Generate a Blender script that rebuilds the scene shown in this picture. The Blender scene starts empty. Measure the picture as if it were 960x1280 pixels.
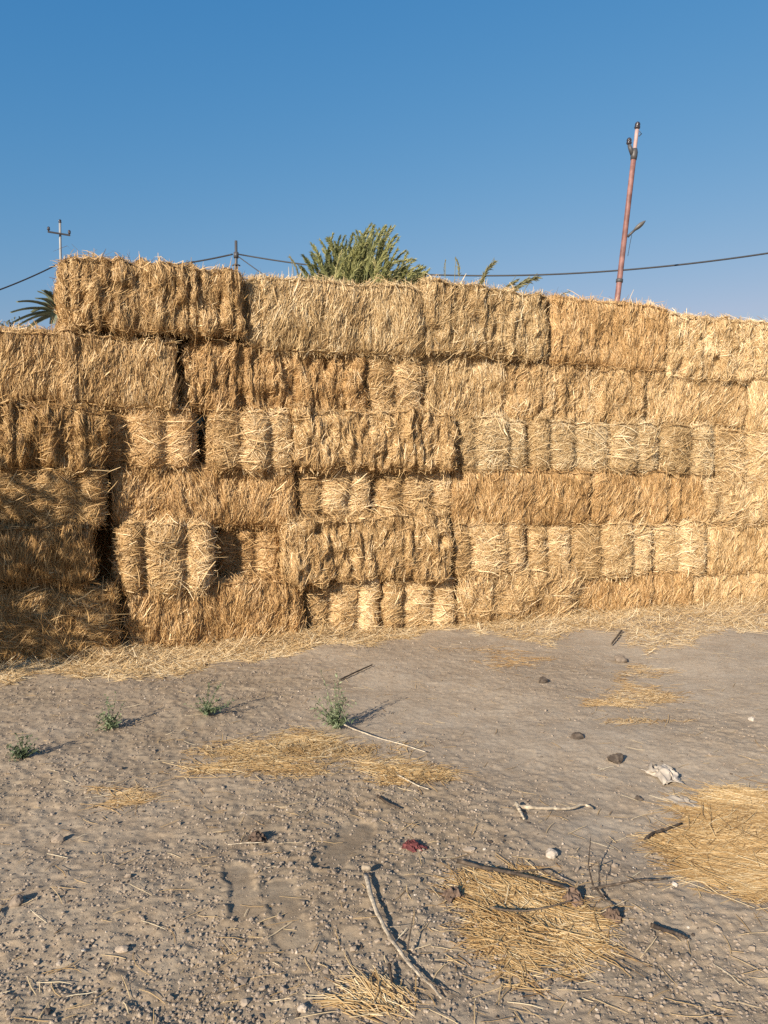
import bpy, math
import numpy as np
from mathutils import Vector, Matrix

R = math.radians
scene = bpy.context.scene
col = scene.collection

# ------------------------------------------------------------------ camera frame helpers
FPX = 1280 * 26.0 / 34.6
CAMZ = 1.2
PITCH = math.atan(40 / FPX)                 # horizon sits a little above the middle of the picture
SUN_EL = 22.0
SUN_AZ = np.array([-0.52, -0.855]); SUN_AZ = SUN_AZ / np.linalg.norm(SUN_AZ)


def ray(px, py):
    px = np.asarray(px, float); py = np.asarray(py, float)
    a = (px - 480) / FPX; b = (640 - py) / FPX
    c, s = math.cos(PITCH), math.sin(PITCH)
    return np.stack([a + 0 * b, c + b * s + 0 * a, -s + b * c + 0 * a], -1)


def gpt(px, py, z=0.0):
    d = ray(px, py)
    t = (z - CAMZ) / d[..., 2]
    p = d * t[..., None]
    p[..., 2] += CAMZ
    return p


def dpt(px, py, depth):
    d = ray(px, py)
    p = d * (depth / d[..., 1])[..., None] if np.ndim(d) > 1 else d * (depth / d[1])
    p[..., 2] += CAMZ
    return p


WA = np.array([-2.51, 5.03, 0]); WB = np.array([3.81, 7.64, 0])
WD = (WB - WA) / np.linalg.norm(WB - WA)
WN = np.array([WD[1], -WD[0], 0])           # towards the camera side
WYAW = math.atan2(WD[1], WD[0])


def wallpt(px, py, out=0.0):
    d = ray(px, py)
    A = WA + WN * out
    t = ((A - np.array([0, 0, CAMZ])) @ WN) / (d @ WN)
    p = d * t
    return p + np.array([0, 0, CAMZ])


# ------------------------------------------------------------------ noise
def _hash(ix, iy, iz, seed):
    h = (ix.astype(np.int64) * 374761393 + iy.astype(np.int64) * 668265263 + iz.astype(np.int64) * 2147483647 + seed * 974634777) & 0xFFFFFFFF
    h = ((h ^ (h >> 13)) * 1274126177) & 0xFFFFFFFF
    h = ((h ^ (h >> 16)) * 2246822519) & 0xFFFFFFFF
    return ((h ^ (h >> 15)) & 0xFFFFFF) / float(0xFFFFFF)


def vnoise(P, seed=0):
    """value noise in -1..1 at points P (N,3)"""
    i = np.floor(P); f = P - i; i = i.astype(np.int64)
    u = f * f * f * (f * (f * 6 - 15) + 10)
    out = np.zeros(len(P))
    for dx in (0, 1):
        wx = u[:, 0] if dx else 1 - u[:, 0]
        for dy in (0, 1):
            wy = u[:, 1] if dy else 1 - u[:, 1]
            for dz in (0, 1):
                wz = u[:, 2] if dz else 1 - u[:, 2]
                out += wx * wy * wz * _hash(i[:, 0] + dx, i[:, 1] + dy, i[:, 2] + dz, seed)
    return out * 2 - 1


def vnoise2(x, y, seed=0):
    ix = np.floor(x); iy = np.floor(y); fx = x - ix; fy = y - iy
    ix = ix.astype(np.int64); iy = iy.astype(np.int64)
    ux = fx * fx * fx * (fx * (fx * 6 - 15) + 10); uy = fy * fy * fy * (fy * (fy * 6 - 15) + 10)
    z = np.zeros_like(ix)
    h = lambda a, b: _hash(ix + a, iy + b, z, seed)
    return ((h(0, 0) * (1 - ux) + h(1, 0) * ux) * (1 - uy) + (h(0, 1) * (1 - ux) + h(1, 1) * ux) * uy) * 2 - 1


def fbm(P, seed, octv=3):
    o = np.zeros(len(P)); a = 1.0; t = 0
    for k in range(octv):
        o += a * vnoise(P * (2 ** k) + 17.3 * k, seed + k); t += a; a *= .5
    return o / t


# ------------------------------------------------------------------ mesh helpers
def mk_mesh(name, V, F, mats, attrs=None, smooth=True, midx=None):
    """F: list of int arrays (n,3) or (n,4)"""
    me = bpy.data.meshes.new(name)
    V = np.asarray(V, np.float32)
    if not isinstance(F, (list, tuple)):
        F = [F]
    F = [np.asarray(f, np.int32) for f in F if len(f)]
    loops = np.concatenate([f.ravel() for f in F])
    tot = np.concatenate([np.full(len(f), f.shape[1], np.int32) for f in F])
    start = np.concatenate([[0], np.cumsum(tot)[:-1]]).astype(np.int32)
    me.vertices.add(len(V)); me.vertices.foreach_set('co', V.ravel())
    me.loops.add(len(loops)); me.loops.foreach_set('vertex_index', loops)
    me.polygons.add(len(tot)); me.polygons.foreach_set('loop_start', start)
    try:
        me.polygons.foreach_set('loop_total', tot)
    except Exception:
        pass
    me.polygons.foreach_set('use_smooth', np.full(len(tot), smooth, bool))
    if midx is not None:
        me.polygons.foreach_set('material_index', np.asarray(midx, np.int32))
    for m in mats:
        me.materials.append(m)
    me.update(calc_edges=True)
    for k, a in (attrs or {}).items():
        at = me.attributes.new(k, 'FLOAT', 'POINT')
        at.data.foreach_set('value', np.asarray(a, np.float32))
    me.validate()
    return me


def link(name, me, parent=None, loc=None, rz=None):
    o = bpy.data.objects.new(name, me)
    col.objects.link(o)
    if loc is not None: o.location = loc
    if rz is not None: o.rotation_euler = (0, 0, rz)
    if parent is not None: o.parent = parent
    return o


def tag(o, label=None, cat=None, group=None, kind=None):
    if label: o['label'] = label
    if cat: o['category'] = cat
    if group: o['group'] = group
    if kind: o['kind'] = kind
    return o


def empty(name, loc, rz=0):
    o = bpy.data.objects.new(name, None); col.objects.link(o)
    o.location = loc; o.rotation_euler = (0, 0, rz); o.empty_display_size = .1
    return o


class MB:
    """collects vertices and faces for one mesh"""
    def __init__(s): s.V = []; s.Q = []; s.T = []; s.n = 0; s.A = []
    def add(s, V, Q=None, T=None, a=0.5):
        V = np.asarray(V, float)
        if Q is not None and len(Q): s.Q.append(np.asarray(Q, int) + s.n)
        if T is not None and len(T): s.T.append(np.asarray(T, int) + s.n)
        s.V.append(V); s.n += len(V)
        s.A.append(np.full(len(V), a) if np.ndim(a) == 0 else np.asarray(a))
    def tube(s, pts, rad, n=8, a=.5, cap=True, flat=1.0, jitter=0, rng=None):
        pts = np.asarray(pts, float); k = len(pts)
        rad = np.full(k, rad) if np.ndim(rad) == 0 else np.asarray(rad, float)
        tan = np.gradient(pts, axis=0); tan /= np.linalg.norm(tan, axis=1)[:, None] + 1e-9
        up = np.array([0, 0, 1.0]) if abs(tan[:, 2]).mean() < .9 else np.array([0, 1.0, 0])
        A = np.cross(tan, up); A /= np.linalg.norm(A, axis=1)[:, None] + 1e-9
        B = np.cross(A, tan)
        th = np.arange(n) * 2 * math.pi / n
        r = rad[:, None, None]
        if jitter: r = r * (1 + jitter * rng.normal(size=(k, n))[:, :, None])
        ring = pts[:, None, :] + r * (np.cos(th)[None, :, None] * A[:, None, :] + flat * np.sin(th)[None, :, None] * B[:, None, :])
        V = ring.reshape(-1, 3)
        i = np.arange(k - 1)[:, None] * n; j = np.arange(n)[None, :]; j2 = (j + 1) % n
        Q = np.stack([i + j, i + j2, i + n + j2, i + n + j], -1).reshape(-1, 4)
        T = None
        if cap:
            V = np.concatenate([V, pts[:1], pts[-1:]])
            jj = np.arange(n); c0 = k * n; c1 = c0 + 1
            T = np.concatenate([np.stack([np.full(n, c0), (jj + 1) % n, jj], -1),
                                np.stack([np.full(n, c1), (k - 1) * n + jj, (k - 1) * n + (jj + 1) % n], -1)])
        s.add(V, Q, T, a)
    def lathe(s, prof, base, axis=(0, 0, 1), n=12, a=.5):
        prof = np.asarray(prof, float); ax = np.asarray(axis, float); ax = ax / np.linalg.norm(ax)
        pts = np.asarray(base, float)[None] + prof[:, 1:2] * ax[None]
        u = np.cross(ax, [0.3, 1, 0.1]); u /= np.linalg.norm(u); v = np.cross(ax, u)
        th = np.arange(n) * 2 * math.pi / n
        V = (pts[:, None] + prof[:, 0][:, None, None] * (np.cos(th)[None, :, None] * u + np.sin(th)[None, :, None] * v)).reshape(-1, 3)
        k = len(prof); i = np.arange(k - 1)[:, None] * n; j = np.arange(n)[None]; j2 = (j + 1) % n
        s.add(V, np.stack([i + j, i + j2, i + n + j2, i + n + j], -1).reshape(-1, 4), None, a)
    def box(s, c, size, rot=None, a=.5):
        h = np.asarray(size) / 2
        V = np.array([[x, y, z] for x in (-1, 1) for y in (-1, 1) for z in (-1, 1)]) * h
        if rot is not None: V = V @ np.asarray(rot).T
        s.add(V + np.asarray(c), [[0, 1, 3, 2], [4, 6, 7, 5], [0, 4, 5, 1], [2, 3, 7, 6], [0, 2, 6, 4], [1, 5, 7, 3]], None, a)
    def mesh(s, name, mats, smooth=True):
        F = []
        if s.Q: F.append(np.concatenate(s.Q))
        if s.T: F.append(np.concatenate(s.T))
        return mk_mesh(name, np.concatenate(s.V), F, mats, {'rnd': np.concatenate(s.A)}, smooth)
    def build(s, name, mat, parent=None, loc=None, smooth=True):
        return link(name, s.mesh(name, [mat], smooth), parent, loc)


def ribbons(P, W, S, roof=0.0, N=None):
    """P (n,k,3) centre lines, W (n,k) half widths, S (n,k,3) side directions; roof>0 raises the middle along N -> V, Q, verts per ribbon"""
    n, k, _ = P.shape
    if roof > 0:
        V = np.stack([P - S * W[..., None], P + N * (W * roof)[..., None], P + S * W[..., None]], 2)
        m = 3
    else:
        V = np.stack([P - S * W[..., None], P + S * W[..., None]], 2); m = 2
    V = V.reshape(-1, 3)
    b = (np.arange(n)[:, None, None] * k + np.arange(k - 1)[None, :, None]) * m
    c = np.arange(m - 1)[None, None, :]
    a0 = b + c
    Q = np.stack([a0, a0 + 1, a0 + m + 1, a0 + m], -1).reshape(-1, 4)
    return V, Q, k * m


def nrm(v): return v / (np.linalg.norm(v, axis=-1, keepdims=True) + 1e-9)


# ------------------------------------------------------------------ materials
def new_mat(name):
    m = bpy.data.materials.new(name); m.use_nodes = True
    nt = m.node_tree; nt.nodes.clear()
    out = nt.nodes.new('ShaderNodeOutputMaterial'); bs = nt.nodes.new('ShaderNodeBsdfPrincipled')
    nt.links.new(bs.outputs[0], out.inputs[0])
    return m, nt, bs


def ramp_node(nt, stops, fac):
    r = nt.nodes.new('ShaderNodeValToRGB'); e = r.color_ramp.elements
    while len(e) < len(stops): e.new(0.5)
    for k, (p, c) in enumerate(stops):
        e[k].position = p; e[k].color = (*c, 1)
    nt.links.new(fac, r.inputs[0]); return r.outputs[0]


def mix_col(nt, a, b, mode='MULTIPLY', fac=1.0):
    m = nt.nodes.new('ShaderNodeMix'); m.data_type = 'RGBA'; m.blend_type = mode
    if isinstance(fac, (int, float)): m.inputs[0].default_value = fac
    else: nt.links.new(fac, m.inputs[0])
    for s, v in ((6, a), (7, b)):
        if isinstance(v, tuple): m.inputs[s].default_value = (*v, 1)
        else: nt.links.new(v, m.inputs[s])
    return m.outputs[2]


def noise_node(nt, scale, detail=4, rough=.55, coord=None):
    n = nt.nodes.new('ShaderNodeTexNoise'); n.inputs['Scale'].default_value = scale
    n.inputs['Detail'].default_value = detail; n.inputs['Roughness'].default_value = rough
    if coord is not None: nt.links.new(coord, n.inputs['Vector'])
    return n.outputs[0]


def attr_mat(name, stops, rough=.65, spec=.25, trans=0.0, tint=True, noise=None, metal=0.0):
    m, nt, bs = new_mat(name)
    at = nt.nodes.new('ShaderNodeAttribute'); at.attribute_name = 'rnd'
    c = ramp_node(nt, stops, at.outputs['Fac'])
    if noise:
        geo = nt.nodes.new('ShaderNodeTexCoord')
        nn = noise_node(nt, noise[0], 4, .6, geo.outputs['Object'])
        rr = ramp_node(nt, [(.3, (noise[1],) * 3), (.7, (noise[2],) * 3)], nn)
        c = mix_col(nt, c, rr)
    if tint:
        oi = nt.nodes.new('ShaderNodeObjectInfo')
        c = mix_col(nt, c, oi.outputs['Color'])
    nt.links.new(c, bs.inputs['Base Color'])
    bs.inputs['Roughness'].default_value = rough
    bs.inputs['Metallic'].default_value = metal
    bs.inputs['Specular IOR Level'].default_value = spec
    if trans > 0:
        tr = nt.nodes.new('ShaderNodeBsdfTranslucent'); nt.links.new(c, tr.inputs[0])
        mx = nt.nodes.new('ShaderNodeMixShader'); mx.inputs[0].default_value = trans
        nt.links.new(bs.outputs[0], mx.inputs[1]); nt.links.new(tr.outputs[0], mx.inputs[2])
        nt.links.new(mx.outputs[0], nt.nodes['Material Output'].inputs[0])
    return m


STRAW = [(0, (.22, .132, .058)), (.3, (.40, .262, .118)), (.65, (.585, .425, .225)), (1, (.79, .66, .44))]
M_straw = attr_mat('straw', STRAW, .55, .3, trans=.12)
M_body = attr_mat('packed_straw', STRAW, .8, .15, noise=(34, .55, 1.1))
M_twine = attr_mat('twine', [(0, (.42, .36, .25)), (1, (.55, .48, .36))], .7, .2, tint=False)
M_stone = attr_mat('stone', [(0, (.055, .042, .033)), (.35, (.24, .19, .145)), (.75, (.33, .265, .20)), (1, (.52, .46, .385))], .85, .2, tint=False, noise=(60, .8, 1.12))
M_twig = attr_mat('dry_wood', [(0, (.045, .034, .027)), (.5, (.16, .12, .085)), (1, (.50, .42, .31))], .8, .15, tint=False, noise=(85, .5, 1.3))
M_leaf = attr_mat('weed_leaf', [(0, (.065, .085, .045)), (.6, (.14, .18, .09)), (1, (.25, .28, .16))], .6, .3, trans=.2, tint=False)
M_plume = attr_mat('feathery_foliage', [(0, (.075, .09, .04)), (.4, (.21, .215, .08)), (.75, (.37, .35, .14)), (1, (.50, .45, .22))], .6, .25, trans=.3, tint=False)
M_reed = attr_mat('dry_reed', [(0, (.12, .11, .055)), (.6, (.24, .22, .11)), (1, (.36, .32, .19))], .7, .2, trans=.15, tint=False)
M_palm = attr_mat('palm_leaf', [(0, (.08, .095, .062)), (1, (.20, .22, .145))], .5, .35, trans=.1, tint=False)
M_far = attr_mat('far_foliage', [(0, (.04, .05, .03)), (1, (.12, .12, .075))], .7, .2, tint=False)
M_bark = attr_mat('bark', [(0, (.10, .07, .045)), (1, (.22, .17, .12))], .9, .1, tint=False, noise=(9, .6, 1.2))
M_red = attr_mat('red_painted_steel', [(0, (.15, .068, .058)), (1, (.24, .125, .110))], .6, .3, tint=False, noise=(4.5, .5, 1.4))
M_pinkpale = attr_mat('worn_pale_steel', [(0, (.30, .18, .165)), (1, (.40, .30, .28))], .6, .3, tint=False, noise=(8, .8, 1.2))
M_grey = attr_mat('galvanised_steel', [(0, (.20, .20, .20)), (1, (.30, .29, .28))], .5, .4, tint=False, noise=(5, .85, 1.12))
M_dark = attr_mat('dark_metal', [(0, (.03, .03, .035)), (1, (.09, .085, .085))], .5, .4, tint=False)
M_insul = attr_mat('glazed_ceramic', [(0, (.02, .018, .022)), (1, (.05, .04, .045))], .2, .5, tint=False)
M_lamp = attr_mat('lamp_housing', [(0, (.075, .07, .065)), (1, (.14, .13, .12))], .5, .4, tint=False)
M_cable = attr_mat('black_cable', [(0, (.02, .02, .022)), (1, (.035, .035, .04))], .5, .3, tint=False)
M_rag = attr_mat('red_cloth', [(0, (.06, .018, .02)), (.6, (.21, .07, .065)), (1, (.38, .19, .16))], .85, .1, tint=False, noise=(40, .6, 1.2))
M_scrap = attr_mat('pale_scrap', [(0, (.26, .22, .175)), (1, (.48, .42, .35))], .75, .2, tint=False, noise=(25, .8, 1.1))
M_husk = attr_mat('brown_husk', [(0, (.085, .06, .045)), (1, (.24, .16, .115))], .8, .1, tint=False, noise=(40, .7, 1.2))

# ------------------------------------------------------------------ ground relief
# footprints: pixel outline centre (toe, heel), half width, depth
def _fp(t, h, w, d):
    return gpt(np.array(t[0]), np.array(t[1]))[:2], gpt(np.array(h[0]), np.array(h[1]))[:2], w, d
FOOT = [_fp((448, 1036), (412, 1080), .060, .016), _fp((296, 1092), (306, 1140), .046, .013),
        _fp((348, 1114), (365, 1172), .050, .011), _fp((655, 940), (640, 965), .045, .006)]


def gravelly(x, y):
    """0 = smooth dust, 1 = rough gravel"""
    g = .55 - .22 * x + .12 * (3.5 - y) + .35 * vnoise2(x * 1.1, y * 1.1, 5) + .2 * vnoise2(x * 3.1, y * 3.1, 6)
    return np.clip(g, 0, 1)


def press_of(x, y):
    m = np.zeros_like(x)
    for (t, h, w, d) in FOOT:
        ax = h - t; L = np.linalg.norm(ax); ax = ax / L
        px = (x - t[0]) * ax[0] + (y - t[1]) * ax[1]; py = -(x - t[0]) * ax[1] + (y - t[1]) * ax[0]
        m = np.maximum(m, (np.hypot(np.maximum(np.maximum(-px, px - L), 0), py) < w + .004) * 1.0)
    return m


def gh(x, y, fine=True):
    x = np.asarray(x, float); y = np.asarray(y, float)
    fade = np.clip(1 - (np.hypot(x, y - 4) - 5) / 4, 0, 1)
    z = .016 * vnoise2(x * .8, y * .8, 1) + .010 * vnoise2(x * 2.3, y * 2.3, 2)
    g = gravelly(x, y)
    press = np.zeros_like(x); zf = np.zeros_like(x)
    for (t, h, w, d) in FOOT:
        ax = h - t; L = np.linalg.norm(ax); ax = ax / L
        px = (x - t[0]) * ax[0] + (y - t[1]) * ax[1]; py = -(x - t[0]) * ax[1] + (y - t[1]) * ax[0]
        s = np.clip(px / L, 0, 1)
        wid = w * (1 - .22 * np.sin(s * math.pi) * (s > .3) + .0 * s)
        e = np.hypot(np.maximum(np.maximum(-px, px - L), 0), py) + .007 * vnoise2(x * 22, y * 22, 9) + .004 * vnoise2(x * 60, y * 60, 19)
        m = np.clip((wid - e) / .007 + .5, 0, 1); m = m * m * (3 - 2 * m)
        rim = np.exp(-((e - wid - .014) / .014) ** 2)
        zf += -.55 * d * m * (.75 + .35 * vnoise2(x * 12, y * 12, 29)) + .12 * d * rim
        press = np.maximum(press, m)
    if fine:
        r = 1 - .8 * press
        z = z + r * (.0030 * vnoise2(x * 9, y * 9, 3) * (.2 + .9 * g) + .0030 * vnoise2(x * 23, y * 23, 4) * (.25 + 1.2 * g)
                     + .0034 * np.maximum(vnoise2(x * 47, y * 47, 7), -.2) * (.3 + 1.2 * g) + .0016 * vnoise2(x * 90, y * 90, 8) * (.3 + g))
    return (z + zf) * fade


def build_ground():
    def axis(a, b, step, far):
        c = np.arange(a, b, step); g = []
        d = step
        v = b
        while v < far: d *= 1.25; v += d; g.append(v)
        h = []; d = step; v = a
        while v > -far: d *= 1.25; v -= d; h.append(v)
        return np.array(h[::-1] + list(c) + g)
    xs = axis(-2.7, 3.6, .0068, 420.)
    yfine = [1.45]
    while yfine[-1] < 8.2: yfine.append(yfine[-1] + .0026 * yfine[-1])
    yf = np.array(yfine)
    d = .02; v = yf[-1]; up = []
    while v < 420: d *= 1.25; v += d; up.append(v)
    d = .005; v = yf[0]; dn = []
    while v > -420: d *= 1.25; v -= d; dn.append(v)
    ys = np.array(dn[::-1] + list(yf) + up)
    X, Y = np.meshgrid(xs, ys)
    Z = gh(X.ravel(), Y.ravel()).reshape(X.shape)
    nx, ny = len(xs), len(ys)
    i = np.arange(ny - 1)[:, None] * nx + np.arange(nx - 1)[None]
    Q = np.stack([i, i + 1, i + nx + 1, i + nx], -1).reshape(-1, 4)
    V = np.stack([X.ravel(), Y.ravel(), Z.ravel()], -1)
    m, nt, bs = new_mat('dusty_earth')
    at = nt.nodes.new('ShaderNodeAttribute'); at.attribute_name = 'rnd'
    tc = nt.nodes.new('ShaderNodeTexCoord')
    c1 = ramp_node(nt, [(0, (.380, .318, .243)), (.5, (.325, .264, .195)), (1, (.262, .209, .148))], at.outputs['Fac'])
    n1 = noise_node(nt, 1.3, 6, .65, tc.outputs['Object'])
    c2 = mix_col(nt, c1, ramp_node(nt, [(.3, (.84, .82, .80)), (.7, (1.13, 1.12, 1.1))], n1))
    n2 = noise_node(nt, 60, 5, .7, tc.outputs['Object'])
    c3 = mix_col(nt, c2, ramp_node(nt, [(.25, (.72, .70, .68)), (.5, (1, 1, 1)), (.78, (1.25, 1.24, 1.22))], n2))
    n4 = noise_node(nt, 7, 4, .6, tc.outputs['Object'])
    c3 = mix_col(nt, c3, ramp_node(nt, [(.35, (.92, .88, .84)), (.65, (1.06, 1.06, 1.06))], n4))
    nt.links.new(c3, bs.inputs['Base Color']); bs.inputs['Roughness'].default_value = .95
    bs.inputs['Specular IOR Level'].default_value = .1
    n3 = noise_node(nt, 190, 4, .75, tc.outputs['Object'])
    bp = nt.nodes.new('ShaderNodeBump'); bp.inputs['Strength'].default_value = .55; bp.inputs['Distance'].default_value = .004
    nt.links.new(n3, bp.inputs['Height']); nt.links.new(bp.outputs[0], bs.inputs['Normal'])
    o = link('ground', mk_mesh('ground', V, Q, [m], {'rnd': gravelly(V[:, 0], V[:, 1])}))
    tag(o, 'bare dusty pebbled earth in front of the stacked bales', 'ground', kind='structure')


build_ground()

# ------------------------------------------------------------------ straw bales
def bale_faces(L, D, H):
    return {
        'front': (np.array([-L / 2, -D / 2, 0]), np.array([L, 0, 0]), np.array([0, 0, H])),
        'back': (np.array([-L / 2, D / 2, 0]), np.array([L, 0, 0]), np.array([0, 0, H])),
        'endl': (np.array([-L / 2, -D / 2, 0]), np.array([0, D, 0]), np.array([0, 0, H])),
        'endr': (np.array([L / 2, -D / 2, 0]), np.array([0, D, 0]), np.array([0, 0, H])),
        'top': (np.array([-L / 2, -D / 2, H]), np.array([L, 0, 0]), np.array([0, D, 0])),
        'bottom': (np.array([-L / 2, -D / 2, 0]), np.array([L, 0, 0]), np.array([0, D, 0])),
    }


def make_surf(L, D, H, style, rng, seed, rough, cuts=None):
    r = {'fold': .065, 'cut': .055, 'end': .06, 'mess': .08}[style]
    half = np.array([L / 2, D / 2, H / 2]); c = np.array([0, 0, H / 2])
    if style == 'end':
        if cuts is None: cuts = [.33, .67]
        cuts = [q + rng.uniform(-.045, .045) for q in cuts]
        b = np.array([-L / 2] + [-L / 2 + q * L for q in cuts] + [L / 2])
        off = rng.uniform(-.022, .02, len(b)); off[1] += .008
        amp = np.full(len(b), .050) * rough * rng.uniform(.7, 1.2); pw = rng.uniform(2.6, 4.0)
        groove = np.ones(len(b))
    else:
        st = rng.uniform(.05, .17, 40) if style != 'cut' else rng.uniform(.045, .10, 60)
        b = -L / 2 - .05 + np.concatenate([[0], np.cumsum(st)]); b = b[:np.searchsorted(b, L / 2 + .02) + 1]
        off = rng.normal(0, {'fold': .009, 'cut': .012, 'mess': .004}[style], len(b))
        amp = np.full(len(b), {'fold': .017, 'cut': .025, 'mess': .007}[style]) * rough
        pw = 2.6 if style != 'cut' else 2.0
        groove = np.where(rng.random(len(b)) < .35, 1.0, .35) if style != 'cut' else rng.uniform(.2, 1.25, len(b))
    lo = rng.normal(0, 1, 3) * 20

    def surf(P):
        q = P - c
        inner = np.clip(q, -(half - r), half - r)
        d = q - inner
        n = nrm(d)
        z = P[:, 2]
        xi = P[:, 0] + .022 * vnoise(np.stack([z * 5 + lo[0], P[:, 0] * 3, P[:, 1] * 3], -1), seed) + (0 if style == 'end' else .012 * vnoise(np.stack([z * 14, P[:, 0] * 6 + lo[1], P[:, 1] * 3], -1), seed + 1))
        k = np.clip(np.searchsorted(b, xi) - 1, 0, len(b) - 2)
        s = np.clip((xi - b[k]) / (b[k + 1] - b[k]), 0, 1)
        gr = np.where(s < .5, groove[k], groove[np.minimum(k + 1, len(b) - 1)])
        prof = off[k] + amp[k] * (gr * (1 - np.abs(2 * s - 1) ** pw) - gr * .5)
        if style != 'end':
            prof = off[k] * .7 + (prof - off[k]) * (.55 + .6 * vnoise(np.stack([k * 7.3 + lo[0], z * 6, P[:, 1] * 2], -1), seed + 2))
        side = np.clip(np.abs(n[:, 1]) + .35 * np.abs(n[:, 2]), 0, 1)
        disp = prof * side
        disp += .030 * rough * fbm(P * 2.6 + lo, seed + 3, 2)
        aniso = np.array([1, 1, .55]) if style != 'end' else np.array([1, 1, 1.6])
        m1, m2 = {'fold': (.013, .009), 'cut': (.024, .017), 'end': (.009, .007), 'mess': (.018, .012)}[style]
        disp += m1 * rough * vnoise(P * 11 * aniso + lo, seed + 6) + m2 * rough * vnoise(P * 24 * aniso + lo, seed + 7)
        if style != 'end':
            disp -= {'fold': .03, 'cut': .065, 'mess': .05}[style] * np.maximum(0, vnoise(P * np.array([13, 13, 9]) + lo, seed + 8) - .38)
        disp += (.010 if style == 'end' else .018) * (1 - (2 * z / H - 1) ** 2) * np.abs(n[:, 1])
        pos = c + inner + n * (r + disp - .012)[:, None]
        return pos, n
    return surf, b


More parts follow.
